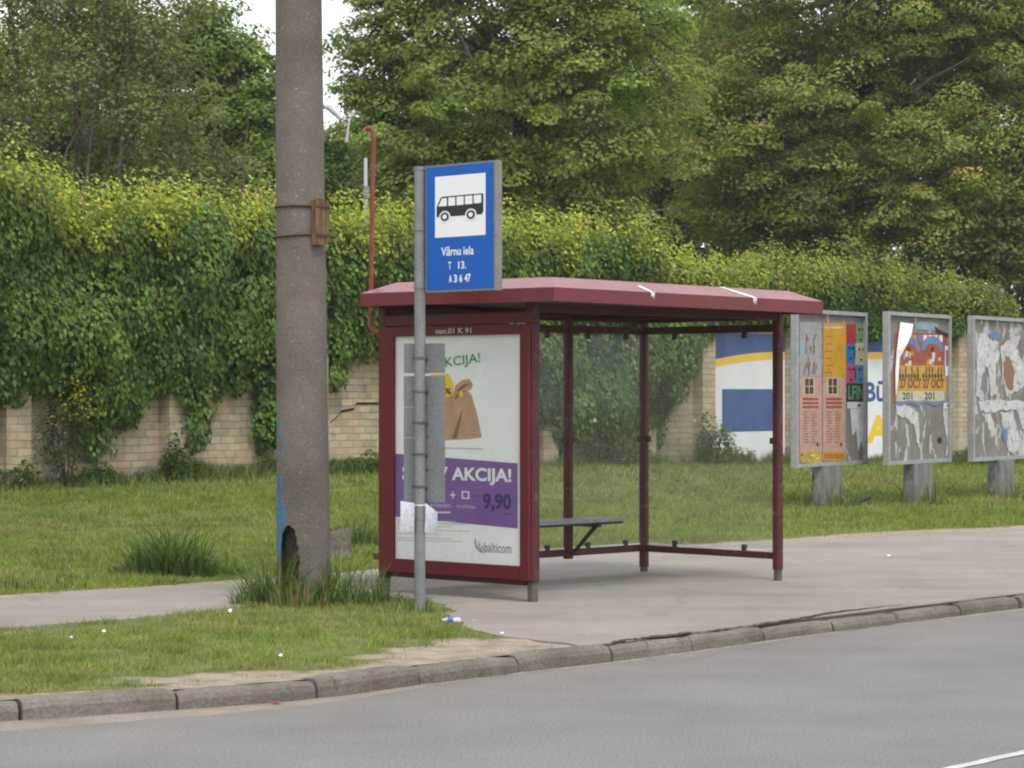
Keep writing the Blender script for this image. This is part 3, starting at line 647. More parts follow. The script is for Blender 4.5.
def rail(a, b_, z0, z1, w, m='redold', name='rail', inset=.04):
    d = nrm(b_-a); n_ = V3(d[1], -d[0], 0); a = a+d*inset; b_ = b_-d*inset
    MB().obox(a-n_*w/2+V3(0, 0, z0), b_-a, n_*w, V3(0, 0, z1-z0), m).build(name, sh_)
rail(P2, P3, 2.08, 2.142, .05); rail(P2a, P2, 2.08, 2.142, .05); rail(P0, P2a, 2.08, 2.142, .05); rail(P3, P4, 2.08, 2.142, .05)
rail(P2, P3, .188, .246, .045); rail(P2a, P2, .188, .246, .045); rail(P0, P2a, .188, .246, .045); rail(P3, P4, .185, .24, .045)
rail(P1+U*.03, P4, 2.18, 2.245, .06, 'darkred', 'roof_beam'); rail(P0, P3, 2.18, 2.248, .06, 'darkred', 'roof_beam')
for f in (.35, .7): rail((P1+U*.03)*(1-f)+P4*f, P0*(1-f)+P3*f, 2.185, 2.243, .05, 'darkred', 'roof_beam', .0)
rail(P3, P4, 2.18, 2.246, .06, 'darkred', 'roof_beam')
def pane(a, b_, nclamp=2, extra=()):
    d = nrm(b_-a); n_ = V3(d[1], -d[0], 0); A = a+d*.055; B = b_-d*.055
    gl = MB(); gl.obox(A-n_*.003+V3(0, 0, .262), B-A, n_*.006, V3(0, 0, 1.805), 'glass'); g_ = gl.build('glass_pane', sh_)
    for f in ((.22, .78) if nclamp == 2 else (.5,)):
        p = A*(1-f)+B*f
        for z, hh in ((.268, .05), (2.062, .06)): MB().cbox(p+V3(0, 0, z), d*.05, n_*.03, V3(0, 0, hh), 'darkmetal', .006).build('glass_clamp', g_)
    for f in (.0, 1.0):
        p = A*(1-f)+B*f+V3(0, 0, 1.17); MB().cbox(p, d*.05, n_*.035, V3(0, 0, .05), 'darkmetal', .006).build('glass_clamp', g_)
    e_ = MB(); e_.obox(A-n_*.005+V3(0, 0, .248), B-A, n_*.01, V3(0, 0, .012), 'white'); e_.build('seal_strip', g_)
pane(P2, P3); pane(P2a, P2); pane(P0, P2a); pane(P3, P4)
# small white glazing stickers seen as pale dots
for (a, b_, px, py) in ((P2, P3, 594, 420.5), (P3, P4, 695, 420.5)):
    q = Plane(a, nrm(b_-a)); u_, v_ = q.px(px, py); k = MB(); k.tube([q.p(u_, v_, .003), q.p(u_, v_, .010)], .016, 'white', 10); k.build('glazing_button', sh_)
# bench
bn = MB(); za = .485; s0 = P2a-ru*.2; s1 = P2+ru*.34; inn = rn
ln = s1-s0
for k in range(3): bn.obox(s0+inn*(.05+k*.105)+V3(0, 0, za), ln, inn*.095, V3(0, 0, .028), 'benchgrey', .005)
bn.obox(s0+inn*.06+V3(0, 0, za-.022), ln, inn*.03, V3(0, 0, .020), 'darkmetal'); bn.obox(s0+inn*.29+V3(0, 0, za-.022), ln, inn*.03, V3(0, 0, .020), 'darkmetal')
be = bn.build('bench_seat', sh_)
for p in (P2, P2a):
    k = MB(); k.tube([p+inn*.04+V3(0, 0, .20), p+inn*.33+V3(0, 0, .47)], .018, 'darkmetal', 8); k.obox(p+inn*.03-ru*.02+V3(0, 0, .445), inn*.33, ru*.04, V3(0, 0, .02), 'darkmetal'); k.build('bench_bracket', be)
# poster case
bp0 = P1-W*.045-U*.06; bw = 1.55+.085+.015; th_ = .12
ec = -W; orgc = P0+W*.025-U*.055                              # left-lower end seen from outside
cs = Plane(V3(orgc[0], orgc[1], 0), ec)                      # n = ec x up
if np.dot(cs.n, -U) < 0: raise Exception('plane')
a_pl, _ = cs.px(392.8, 450); a_pr, _ = cs.px(519.2, 450); ztp, zbt = 2.012, .272; case_w = cs.px(528.5, 450)[0]; z0c, z1c = .17, 2.085
cse = MB()
cse.obox(cs.p(0, z0c, -th_), ec*a_pl, cs.n*th_, ZU*(z1c-z0c), 'red', .006)
cse.obox(cs.p(a_pr, z0c, -th_), ec*(case_w-a_pr), cs.n*th_, ZU*(z1c-z0c), 'red', .006)
cse.obox(cs.p(a_pl, ztp, -th_+.002), ec*(a_pr-a_pl), cs.n*(th_-.004), ZU*(z1c-ztp), 'red')
cse.obox(cs.p(a_pl, z0c+.002, -th_+.002), ec*(a_pr-a_pl), cs.n*(th_-.004), ZU*(zbt-z0c), 'red')
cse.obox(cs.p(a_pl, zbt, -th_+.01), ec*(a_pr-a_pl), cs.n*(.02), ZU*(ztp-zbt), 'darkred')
ta, tb = cs.px(436, 334.0); ta1, tb1 = cs.px(471.5, 327.5); cse.text(cs, 'nan.01 K 91', (ta, tb, ta1, tb1), .0022, 'dimink', .02)
case = cse.build('poster_case', sh_)
MB().obox(cs.p(0.0, 2.098, -.11), ec*case_w, cs.n*.09, ZU*.078, 'red', .006).build('header_beam', sh_)
MB().obox(cs.p(.08, .128, -.11), ec*(case_w-.16), cs.n*.06, ZU*.04, 'darkred').build('sill_beam', sh_)
MB().obox(cs.p(case_w+.001, .175, -.05), ec*.006, cs.n*.02, ZU*1.89, 'redold').build('hinge_strip', case)
MB().cbox(cs.p(-.05, CH+(HY-556)/F*20.6, -.05), ec*.09, cs.n*.05, ZU*.045, 'rust', .01).build('rail_end', sh_)
# the poster
ps = MB(); Pz = -.03
pp_ = Plane(cs.p(0, 0, Pz), ec)
def C(px, py): return pp_.px(px, py)
def cp(pts, d, m): ps.flat(pp_, [C(*p) for p in pts], d, m)
ps.rect(pp_, a_pl, zbt, a_pr, ztp, 0, 'white')
# purple band following slanted edges, with a paler right zone
lx, rx_ = 394.6, 517.8
def ypx(x, y0, y1): return y0+(y1-y0)*(x-394)/(518-394)
cp([(lx, 516.5), (lx, 453.5), (rx_, 463.3), (rx_, 528.5)], .0012, 'purple')
tt = lambda s_, x0, y0, x1, y1, d, m, bold=0, rot=0: ps.text(pp_, s_, (C(x0, y1)[0], C(x0, y1)[1], C(x1, y0)[0], C(x0, y0)[1] if rot else C((x0+x1)/2, y0)[1]+(C(x0, y1)[1]-C((x0+x1)/2, y1)[1])), d, m, bold, rot)
vv = lambda s_, x0, x1, ya, yb, m, d=.0024, bold=0, rot=0: ps.text(pp_, s_, (C(x0, yb)[0], C(x0, yb)[1], C(x1, yb)[0], C(x0, ya)[1]), d, m, bold, rot)
vv('S', 402.5, 411, 465.5, 480.5, 'signwhite', bold=.035); vv('V', 435.5, 448, 466.5, 483, 'signwhite', bold=.03)
vv('AKCIJA!', 452, 511.5, 467, 484, 'signwhite', bold=.03)
vv('AKCIJA!', 436, 481, 359, 371.5, 'green', bold=.015, rot=math.radians(5.5))
vv('+', 450, 456, 491.5, 498.2, 'signwhite', bold=.0)
for q in ([(462, 498.5), (462, 491), (469.5, 491.4), (469.5, 499)],): cp(q, .0024, 'signwhite')
cp([(463.2, 497.4), (463.2, 492.2), (468.3, 492.5), (468.3, 497.8)], .0034, 'purple')
vv('9,90', 483, 511.5, 493, 511.5, 'inkblue', bold=.035)
vv('TELEVĪZIJA', 456, 476.5, 504.5, 508.5, 'pinkpurple', bold=.02)
vv('INTERNETS', 431, 451, 503.5, 507, 'pinkpurple', bold=.02)
for k, (x0, x1, y, h_, m_) in enumerate(((432, 451, 511.5, 1.6, 'signwhite'), (503, 510, 513.5, 1.0, 'inkblue'), (472, 481, 495.5, .8, 'inkblue'))):
    x = x0
    while x < x1: w_ = random.uniform(1.2, 2.6); cp([(x, y+h_), (x, y), (x+w_, y+.1), (x+w_, y+h_+.1)], .0024, m_); x += w_+.5
# sack
cp([(415, 441), (418, 413), (424, 402), (433, 396), (445, 393), (456, 391.5), (467, 389.5), (472, 396), (477.5, 415), (482, 437.5), (470, 439), (440, 440.5)], .0012, 'brown')
cp([(454, 395), (455, 386), (462, 380), (470, 379), (473, 385), (471, 389.5), (464, 391.5), (458, 396)], .0018, 'brown')
cp([(457, 390), (464, 384), (470, 383.5), (465, 387.5), (458, 392)], .0024, 'brownd'); cp([(455, 397), (461, 391), (466, 391), (459, 396), (456, 400)], .0024, 'brownd')
cp([(452, 438.8), (462, 410), (463, 410), (457, 438.4)], .0024, 'brownd'); cp([(430, 439), (440, 402), (441, 402), (434, 439)], .0024, 'brownd')
ps.disc(pp_, *C(461.5, 394), .022, .026, .003, 'yellow', 10)
cp([(426, 398), (424, 380), (432, 374), (449, 374), (453.5, 384), (454, 394), (449, 397)], .003, 'yellow')
vv('5', 441.5, 446, 380.5, 386, 'black', .0042, .03); vv('%', 444, 452, 388, 394.5, 'black', .0042, .02)
def scribble(x0, x1, y, m, h_=.8, step=2.2):
    x = x0
    while x < x1:
        w_ = random.uniform(.7, 1)*step; yy = ypx(x, 0, 3.2)+y; cp([(x, yy+h_), (x, yy), (x+w_, yy+.03), (x+w_, yy+h_+.03)], .0015, m); x += w_+.45
scribble(430, 483, 446, 'dimink', 1.2, 3)
for y, x1 in ((519.5, 455), (522, 467), (525, 450), (529, 468), (532.5, 440), (537, 450), (539.5, 460)): scribble(398, x1, y, 'dimink', .7)
vv('balticom', 484.5, 511.5, 542, 552, 'greyink', bold=.0)
for q in ([(475.5, 537), (476.5, 545), (480, 550), (485, 553.2), (480, 551.8), (476, 547.5), (474.6, 542)], [(479, 540), (480, 547), (484, 552), (480.5, 549.5), (478.3, 545)], [(482.3, 543.5), (482.8, 547), (485.5, 551), (482.3, 548.3)]): cp(q, .0024, 'greyink')
ps.build('poster', case)
gl = MB(); gl.obox(cs.p(a_pl, zbt, -.016), ec*(a_pr-a_pl), cs.n*.004, ZU*(ztp-zbt), glassmat('case_glass', .004, (.97, .98, .975))); gl.build('glass_cover', case)
# other side of case: plain pale panel (mirror poster unseen)
ps2 = MB(); ps2.add([cs.p(a_pl, zbt, -th_-.004), cs.p(a_pr, zbt, -th_-.004), cs.p(a_pr, ztp, -th_-.004), cs.p(a_pl, ztp, -th_-.004)], [(0, 1, 2, 3)], 'white'); ps2.build('back_panel', case)
# chipped marks on the left post
# conduit with hook
cY = 20.6; cc = [at(382.5, 333, 20.5), at(376, 333, 20.52), at(372, 330, 20.56), at(370.8, 325, cY), at(371, 300, cY), at(372.3, 200, cY), at(373.6, 140, cY), at(373, 132, cY), at(370.3, 128, cY), at(367, 128, cY), at(365.5, 131, cY)]
MB().tube(cc, [.018]*4+[.019]*7, 'rustred', 10).build('conduit_pipe', sh_)
# roof
def zc(px_, py_, Y): return CH+(HY-py_)/F*Y
R1 = V3(.307, 19.0, 0); R0 = V3(-1.19, 20.4, 0); R4 = R1+U*3.306; R3 = R0+(R4-R1)
cor = [R1, R4, R3, R0]; zb_ = [2.243, 2.222, 2.235, 2.250]
zt_ = [z+.102 for z in zb_]; cen = sum(cor)/4
def inset(p, d_u, d_v):    # towards centre
    q = p-cen; su = np.sign(np.dot(q, U)); sv = np.sign(np.dot(q, W)); return p-U*su*d_u-W*sv*d_v
rf = MB(); lo = [V3(p[0], p[1], z) for p, z in zip(cor, zb_)]; hi = [V3(p[0], p[1], z) for p, z in zip(cor, zt_)]
ins = [inset(p, .20, .20)+V3(0, 0, z+.085-p[2]) for p, z in zip(cor, zt_)]
lin_ = [inset(p, .03, .03)+V3(0, 0, z+.012) for p, z in zip(cor, zb_)]
ctr = [inset(p, .85, .80)+V3(0, 0, z+.115-p[2]) for p, z in zip(cor, zt_)]
vs = lo+hi+ins+ctr; fs = []
for k in range(4):
    j = (k+1) % 4
    rf.add(vs, [(k, j, 4+j, 4+k)], 'redroof'); fs += [(4+k, 4+j, 8+j, 8+k), (8+k, 8+j, 12+j, 12+k)]
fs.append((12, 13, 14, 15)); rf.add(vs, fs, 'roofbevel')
roof = rf.build('roof', sh_)
# shell underside: lip + ceiling
un = MB(); ceil = [inset(p, .05, .05)+V3(0, 0, z+.03) for p, z in zip(cor, zb_)]
lip = [inset(p, .05, .05)+V3(0, 0, z-.0) for p, z in zip(cor, zb_)]
lo2 = [p-V3(0, 0, .001) for p in lo]
vs = lo2+lip+ceil; fs = []
for k in range(4):
    j = (k+1) % 4; fs += [(k, j, 4+j, 4+k), (4+k, 4+j, 8+j, 8+k)]
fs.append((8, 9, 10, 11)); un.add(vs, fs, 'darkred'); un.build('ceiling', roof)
sp_ = Plane(lo[0], U)
for (x0, y0, x1, y1, w_) in ((637, 288, 646, 294, .05), (741, 290, 749, 301, .06)):
    drop = MB()   # bird droppings running over the roof bevel (placed on the bevel plane)
    e1 = hi[0]; e1b = hi[1]; e2_ = ins[0]; e2b = ins[1]; f = ((x0+x1)/2-555)/(823-555); L_ = (1.06*f)/(1+.06*f)
    A = e1*(1-L_)+e1b*L_; B = e2_*(1-L_)+e2b*L_; nb = nrm(np.cross(e1b-e1, e2_-e1)); nb = nb*np.sign(nb[2]); d_ = B-A; rr = random.Random(int(x0))
    pts = []; pts2 = []
    for i in range(9):
        t_ = -.02+i/8*(.62 if x0 < 700 else 1.0); ww = w_*(.5+.9*rr.random()); pts.append(A+d_*t_-U*(ww*.5+.09*t_)+nb*.003); pts2.append(A+d_*t_+U*(ww*.5-.09*t_)+nb*.003)
    drop.add(pts+pts2, [(i, i+1, 10+i, 9+i) for i in range(8)], 'signwhite')
    for k in range(3):
        q = A+U*(rr.random()-.5)*.06; pz = nrm(V3(U[1], -U[0], 0)); drop.add([q+pz*.002-U*.008, q+pz*.002+U*.012, q+pz*.002-V3(0, 0, .03+.03*rr.random())], [(0, 1, 2)], 'signwhite')
    drop.build('bird_dropping', roof)


# ------------------------------------------------------------------ billboards
dB = nrm([.53, .848, 0])
def billboard(label, pxl, Yl, pxr, px_post, posters, boardm):
    X = (pxl-CX)/F*Yl; r2 = (pxr-CX)/F; L_ = (r2*Yl-X)/(dB[0]-dB[1]*r2)
    A = V3(X, Yl, 0); zg = float(hgt(np.array([X]), np.array([Yl]))[0])
    pl = Plane(A, dB); zb, zt = .605, 2.66
    root = thing('billboard', label, 'billboard', A+dB*L_/2)
    st = .05; th_ = .10
    for nm, o_, l_, h_ in (('frame_side', 0, st, zt-zb), ('frame_side', L_-st, st, zt-zb)):
        MB().obox(pl.p(o_, zb, -th_), dB*l_, pl.n*th_, ZU*h_, 'bbframe', .008).build(nm, root)
    MB().obox(pl.p(st, zt-st, -th_+.002), dB*(L_-2*st), pl.n*(th_-.004), ZU*st, 'bbframe').build('frame_top', root)
    MB().obox(pl.p(st, zb+.002, -th_+.002), dB*(L_-2*st), pl.n*(th_-.004), ZU*.05, 'rust' if 0 else 'bbframe').build('frame_bottom', root)
    bd = MB(); bd.obox(pl.p(st, zb+.052, -th_+.03), dB*(L_-2*st), pl.n*(.02), ZU*(zt-zb-st-.054), boardm); bd.build('board', root)
    a_, _ = pl.px(px_post, 480); p = MB()
    p.obox(pl.p(a_-.27, zg-.2, -.16), dB*.55, pl.n*.20, ZU*(zb-zg+.198), 'post', .02); p.build('post', root)
    q = Plane(pl.p(0, 0, -th_+.052), dB); posters(root, q, L_, zb, zt); return root
def jag(pts, seed=1, amp=.9, n=4):
    rr = random.Random(seed); out = []
    for i in range(len(pts)):
        (xa, ya), (xb, yb) = pts[i], pts[(i+1) % len(pts)]
        for k in range(n): t = k/n; out.append((xa+(xb-xa)*t+rr.uniform(-amp, amp)*.6*(k > 0), ya+(yb-ya)*t+rr.uniform(-amp, amp)*1.6*(k > 0)))
    return out
def quad(q, mb, x0, y0, x1, y1, d, m, sk=0): mb.flat(q, [q.px(x0, y1), q.px(x1, y1-sk), q.px(x1, y0+sk*.6), q.px(x0, y0)], d, m)
for nm, c in (('lilac', (.42, .40, .42)), ('orange', (.72, .37, .015)), ('pink', (.60, .38, .30)), ('pkred', (.45, .03, .05)), ('cblue', (.01, .2, .55)), ('cgreen', (.16, .36, .18)), ('cream', (.66, .62, .42)), ('cpink', (.6, .08, .22)), ('dgreen', (.012, .06, .04)), ('winbrown', (.11, .05, .035)), ('redink', (.40, .09, .05)), ('paleblue', (.3, .5, .55)), ('pgreen', (.45, .5, .1)), ('cyanb', (.08, .3, .6)), ('brick2', (.42, .11, .05)), ('ochre', (.62, .42, .05)), ('skyblue', (.16, .28, .50)), ('cardred', (.5, .05, .03))):
    M[nm] = mottled(nm, tuple(x*.55 for x in c), tuple(min(1, x*.75) for x in c), 5, 40, .7, .15, .004)
def P_one(root, q, L_, zb, zt):
    r = random.Random(5)
    b = MB(); quad(q, b, 799.5, 322, 821.5, 376.5, .002, 'lilac')
    for i in range(16):
        x = r.gauss(811, 3); y = r.uniform(336, 372); w_ = r.uniform(.8, 2); b.flat(q, [q.px(x, y+r.uniform(2, 6)), q.px(x+w_, y+3), q.px(x+w_*r.uniform(-1, 2), y-3)], .004+.0003*i, r.choice(['redink', 'brownd', 'greyink', 'pink', 'cpink']))
    for x0, y0, x1, y1 in ((806, 362, 803, 374), (808, 362, 808, 375), (813, 362, 814, 374), (807, 340, 805, 334), (813, 340, 815, 333)):
        b.flat(q, [q.px(x0, y0), q.px(x0+1.4, y0), q.px(x1+.7, y1), q.px(x1, y1)], .010, 'brownd')
    b.flat(q, [q.px(800, 356), q.px(805, 352), q.px(805, 344), q.px(800, 342)], .003, 'paleblue'); b.build('lilac_poster', root)
    b = MB(); quad(q, b, 823.3, 323, 846, 376.8, .002, 'orange')
    for i in range(20):
        y = 327+i*2.4; x = 825+r.random(); 
        if i == 0: quad(q, b, 825, 326.5, 844, 328.6, .0035, 'cream')
        else: quad(q, b, x, y+2, 833.5-r.random()*2, y+2.9, .0035, 'ochre' if i % 3 else 'redink'); quad(q, b, 836, y+2, 843.5-r.random()*2.5, y+2.9, .0035, 'ochre')
    b.build('orange_poster', root)
    b = MB(); 
    for (x0, y0, x1, y1, m_) in ((846.3, 324, 856, 344, 'pkred'), (856, 325, 865.3, 343, 'cgreen'), (846.3, 344, 855, 364, 'cblue'), (855, 343, 865.3, 365, 'cream'), (846.3, 364, 855.5, 383, 'cpink'), (855.5, 365, 865.3, 383.5, 'cyanb'), (846.3, 383, 865.3, 401.5, 'dgreen')):
        quad(q, b, x0, y0, x1, y1, .002, m_)
    for cx_, cy_ in ((860.5, 333), (850.7, 352), (861, 353), (851, 373), (860.8, 373)):
        a_, b_ = q.px(cx_, cy_)
        b.disc(q, a_-.05, b_+.05, .035, .022, .0035, 'black', 8); b.disc(q, a_+.06, b_+.05, .035, .022, .0035, 'black', 8); b.disc(q, a_, b_-.09, .04, .016, .0035, 'black', 8)
        b.disc(q, a_+.13, b_, .02, .1, .0038, 'black', 8)
    a0, b0 = q.px(848, 399.5); a1, b1 = q.px(863.8, 385.5); b.text(q, 'LFIN', (a0, b0, a1, b1), .0035, 'cgreen', .03)
    quad(q, b, 847, 402, 864.8, 408.5, .004, 'paper'); quad(q, b, 857, 404, 860.5, 406.8, .0055, 'redink'); b.build('face_poster', root)
    for x0 in (799, 822.5):
        b = MB(); quad(q, b, x0, 376.8, x0+22.8, 452, .005, 'pink'); k = x0+5.5
        quad(q, b, k-1.0, 377.8, k+9.5, 394.5, .0058, 'cream'); 
        for i in range(2):
            for j in range(2): quad(q, b, k+i*4.6, 378.6+j*8, k+3.9+i*4.6, 386-.2+j*8, .0068, 'winbrown')
        for i in range(3): quad(q, b, x0+3, 397.8+i*4, x0+19, 400.2+i*4, .0065, 'redink')
        for i in range(12):
            y = 411.5+i*2.75; quad(q, b, x0+3+r.random(), y, x0+10-3*r.random(), y+.9, .0065, 'redink' if i % 4 == 0 else 'brick2'); quad(q, b, x0+12, y, x0+18.5-3*r.random(), y+.9, .0065, 'brick2')
        quad(q, b, x0+17, 442.5, x0+19.2, 446, .0065, 'winbrown'); b.build('programme_poster', root)
    b = MB(); quad(q, b, 799, 452, 821.6, 462.5, .004, 'ochre')
    for i in range(14): x = r.uniform(799.5, 818); y = r.uniform(453, 460); quad(q, b, x, y, x+r.uniform(1, 3.5), y+r.uniform(1, 2.2), .005+.0004*i, r.choice(['paper', 'greyink', 'pgreen', 'yellow', 'black']))
    quad(q, b, 822.5, 452, 845.5, 460.5, .004, 'orange')
    for i in range(9): x = 824+i*2.3; quad(q, b, x, 453.5, x+1.4, 459, .0055, 'redink')
    b.build('poster_strip', root)
    b = MB(); b.flat(q, [q.px(*p) for p in [(850, 409), (864.5, 409), (864.8, 455), (861, 440), (858, 452), (856, 430), (852, 436)]], .003, 'paper'); b.build('torn_paper', root)
def P_two(root, q, L_, zb, zt):
    r = random.Random(8); b = MB()
    b.flat(q, [q.px(*p) for p in [(895, 332), (949, 334), (949.5, 390), (948, 404), (940, 400), (930, 404), (915, 400), (905, 404), (893, 402), (892, 380)]], .002, 'brick2')
    quad(q, b, 896.5, 334, 946, 343, .0032, 'cardred')
    for i, m_ in enumerate(['cardred', 'paper', 'paper', 'ochre', 'cyanb', 'paper', 'paper', 'paper', 'paper']): quad(q, b, 897+i*5.2, 335, 900.8+i*5.2, 342, .0045, m_)
    for x0 in (897.5, 921):
        a_, b_ = q.px(x0+11, 352); a1, _ = q.px(x0+22, 352); ra = (a1-a_)
        pts = [(a_+ra*math.cos(t), b_+.03+.19*math.sin(t)) for t in np.linspace(0, math.pi, 14)]+[(a_+ra*.72*math.cos(t), b_+.0+.12*math.sin(t)) for t in np.linspace(math.pi, 0, 14)]
        b.flat(q, pts, .0055, 'skyblue'); b.disc(q, a_, b_+.02, ra*.72, .16, .0045, 'brick2', 16)
        for i in range(9): x = x0+4+r.random()*14; y = 350+r.random()*14; quad(q, b, x, y, x+2.5, y+r.uniform(2, 6), .006+.0004*i, r.choice(['cream', 'pink', 'redink', 'orange', 'paper']))
        b.disc(q, *q.px(x0+11, 349), .05, .03, .011, 'black', 8)
        quad(q, b, x0-1, 365.5, x0+22.5, 376, .0042, 'ochre')
        for i in range(7): x = x0+1+i*3; a2, b2 = q.px(x+1, 370); b.disc(q, a2, b2, .035, .055, .0058, r.choice(['redink', 'brick2', 'pgreen']), 8); b.disc(q, a2, b2-.08, .04, .04, .0055, 'black', 6)
    quad(q, b, 895.5, 376.2, 946, 402, .0045, 'ochre'); quad(q, b, 896, 391.2, 945.5, 401, .0055, 'cream')
    a0, b0 = q.px(899, 388.5); a1, b1 = q.px(944, 378.5); b.text(q, '27 OCT 27 OCT', (a0, b0, a1, b1), .0068, 'redink', .05)
    for x0 in (902, 924):
        a0, b0 = q.px(x0, 399.5); a1, b1 = q.px(x0+10, 392.3); b.text(q, '201', (a0, b0, a1, b1), .0068, 'black', .02)
    pts = []; n_ = 24
    for i in range(n_+1): x = 895.5+i*50/n_; pts.append((x, 404.5+1.6*math.sin(i*.75)))
    for i in range(n_+1): x = 945.5-i*50/n_; pts.append((x, 401+.8*math.sin((n_-i)*.75)))
    b.flat(q, [q.px(*p) for p in pts], .0062, 'skyblue'); b.build('concert_poster', root)
    b = MB(); v_ = [q.px(*p) for p in [(899, 322), (908.5, 324), (907, 334), (902, 345), (898.5, 358), (897, 380), (894.5, 396), (894, 372), (895.5, 350)]]
    for i, (a_, b_) in enumerate(v_): b.v.append(tuple(q.p(a_, b_, .02+.05*(i in (1, 2, 3)))))
    b.f.append(tuple(range(9))); b.m.append(b.mi('signwhite')); b.sm.append(False); b.build('curled_paper', root)
    b = MB(); b.flat(q, [q.px(*p) for p in [(916, 329), (936, 331), (938, 324), (933, 322), (918, 321.5)]], .004, 'paleblue'); b.flat(q, [q.px(*p) for p in [(934, 326), (941, 331), (948, 334), (949, 338), (945, 336), (936, 333)]], .012, 'black'); b.build('torn_paper', root)
    b = MB(); quad(q, b, 944.5, 346, 949.5, 376, .006, 'paper'); quad(q, b, 945.5, 350, 948.5, 366, .0075, 'redink'); quad(q, b, 944, 391, 949.5, 403, .0055, 'greyink'); quad(q, b, 943, 403, 952, 408.5, .009, 'paper'); quad(q, b, 946, 404.5, 948.5, 407, .0105, 'redink'); b.build('small_notice', root)
    b = MB()
    for pts in ([(895, 404), (904, 404), (912, 408), (918, 412), (919, 440), (920, 452), (916, 440), (913, 424), (906, 418), (897, 415)], [(943, 408), (948.5, 409), (949, 456), (945, 456), (947, 440), (944, 425)], [(905, 425), (908, 424), (910, 448), (907, 445)]):
        sc_ = MB(); sc_.flat(q, [q.px(*p) for p in jag(pts, len(pts)*7, 1.1, 5)], .0045, 'papergrey'); sc_.build('paper_scrap', root)
    b.flat(q, [q.px(*p) for p in [(937, 438), (941, 437), (941.5, 443), (938, 443)]], .006, 'black'); b.build('torn_hole', root)
def P_three(root, q, L_, zb, zt):
    b = MB(); r = random.Random(12)
    for pts in ([(978, 334), (986, 331), (990, 345), (986, 352), (989, 365), (983, 372), (979, 398), (976, 396), (977, 360)], [(986, 345), (992, 338), (998, 342), (999, 356), (995, 372), (996, 395), (990, 396), (988, 372)],
                [(1000, 348), (1008, 340), (1018, 350), (1024, 366), (1026, 384), (1016, 392), (1006, 396), (1002, 378)], [(978, 401), (1000, 399), (1040, 402), (1045, 410), (1010, 409), (990, 412), (979, 410)],
                [(982, 412), (990, 414), (996, 430), (992, 440), (988, 426)], [(1000, 412), (1012, 414), (1020, 440), (1016, 452), (1008, 452), (1004, 436)], [(1016, 410), (1050, 410), (1052, 455), (1020, 456), (1024, 430)]):
        sc_ = MB(); sc_.flat(q, [q.px(x, y) for x, y in jag(pts, int(pts[0][0]), 1.3, 5)], .0025+.0006*(int(pts[0][0]) % 7), 'papergrey'); sc_.build('paper_scrap', root)
    b = MB(); b.flat(q, [q.px(*p) for p in jag([(1003, 362), (1006, 356), (1011, 360), (1014, 374), (1012, 390), (1007, 388), (1003, 376)], 5)], .010, 'brownd'); b.build('poster_remains', root); b = MB(); b.flat(q, [q.px(*p) for p in [(988, 333), (998, 332), (1000, 338), (992, 341)]], .008, 'skyblue'); b.build('poster_remains', root); b = MB()
    b.flat(q, [q.px(*p) for p in [(1002, 430), (1007, 428), (1007, 440), (1003, 442)]], .010, 'skyblue'); b.build('poster_remains', root)
billboard('grey-framed billboard crowded with pink, orange and many-coloured posters, nearest the bus shelter', 797.4, 33.5, 868, 831, P_one, 'board')
billboard('grey-framed billboard with one torn yellow and red concert poster and a curled white sheet', 889.2, 34.65, 952, 921.5, P_two, 'board')
billboard('grey-framed billboard covered only in white shreds of old paper', 974, 36.5, 1057, 1005, P_three, 'board_torn')
for px_, Y_, n_, lab in ((833, 34.3, 420, 'weeds growing at the post of the poster-crowded billboard'), (925, 35.5, 200, 'weeds growing at the post of the torn concert poster billboard'), (1015, 37.2, 200, 'weeds growing at the post of the shredded billboard')):
    x = (px_-CX)/F*Y_; tuftxy('weed_clump', lab, 'weed', x, Y_, n_, .42, .38, DC+GC)
x = (855-CX)/F*34.6; bk = MB(); bk.tube([V3(x-.25, 34.5, .02), V3(x+.22, 34.7, .18)], [.035, .025], 'bark', 8); tag(bk.build('wood_stub', origin=(x, 34.6, 0)), 'short weathered wooden stub leaning in the grass by the first billboard post', 'wood')

# ------------------------------------------------------------------ brick wall
wallE = bpy.data.objects.new('brick_wall', None); COL.objects.link(wallE); wallE.location = tuple(wallO)
wallE.rotation_euler = (0, 0, math.atan2(wd[1], wd[0])); tag(wallE, 'long tan brick wall with pilasters, overgrown with climbing ivy behind the lawn', 'wall')
WP = Plane(wallO, wd)        # a along, b height, n towards road
def lbuild(mb, name, parent):
    """mb verts given in wall-local coords (x along, y = -outward, z up)"""
    me = bpy.data.meshes.new(name); me.from_pydata(mb.v, [], mb.f)
    for m in mb.mats: me.materials.append(m)
    me.polygons.foreach_set('material_index', mb.m); me.update()
    o = bpy.data.objects.new(name, me); COL.objects.link(o); o.parent = parent; return o
aEnd = WP.px(1002, 400)[0]; w = MB(); w.obox((-18, 0, -.3), (18+aEnd, 0, 0), (0, .35, 0), (0, 0, 3.95), 'brick'); lbuild(w, 'wall_body', wallE)
cpg = MB(); cpg.obox((-18, -.04, 3.652), (18.03+aEnd, 0, 0), (0, .43, 0), (0, 0, .08), 'stone'); lbuild(cpg, 'coping', wallE)
pil = []
for px_ in (-4, 159, 693, 783, 950):
    a_ = WP.px(px_, 440)[0]; pil.append(a_)
a9 = pil[1]; extra = [a9+2.75*k for k in (-6, -5, -4, -3, -2, 1, 2, 3, 4)]
for a_ in pil+[q for q in extra if q < pil[2]-1.5]:
    q = MB(); q.obox((a_, -.20, -.3), (.40, 0, 0), (0, .198, 0), (0, 0, 3.9), 'brick'); lbuild(q, 'pilaster', wallE)
ck = MB(); pts = [(330, 423), (338, 416), (341, 411.5), (354, 409), (356, 403.5), (381, 403.5), (398, 402)]
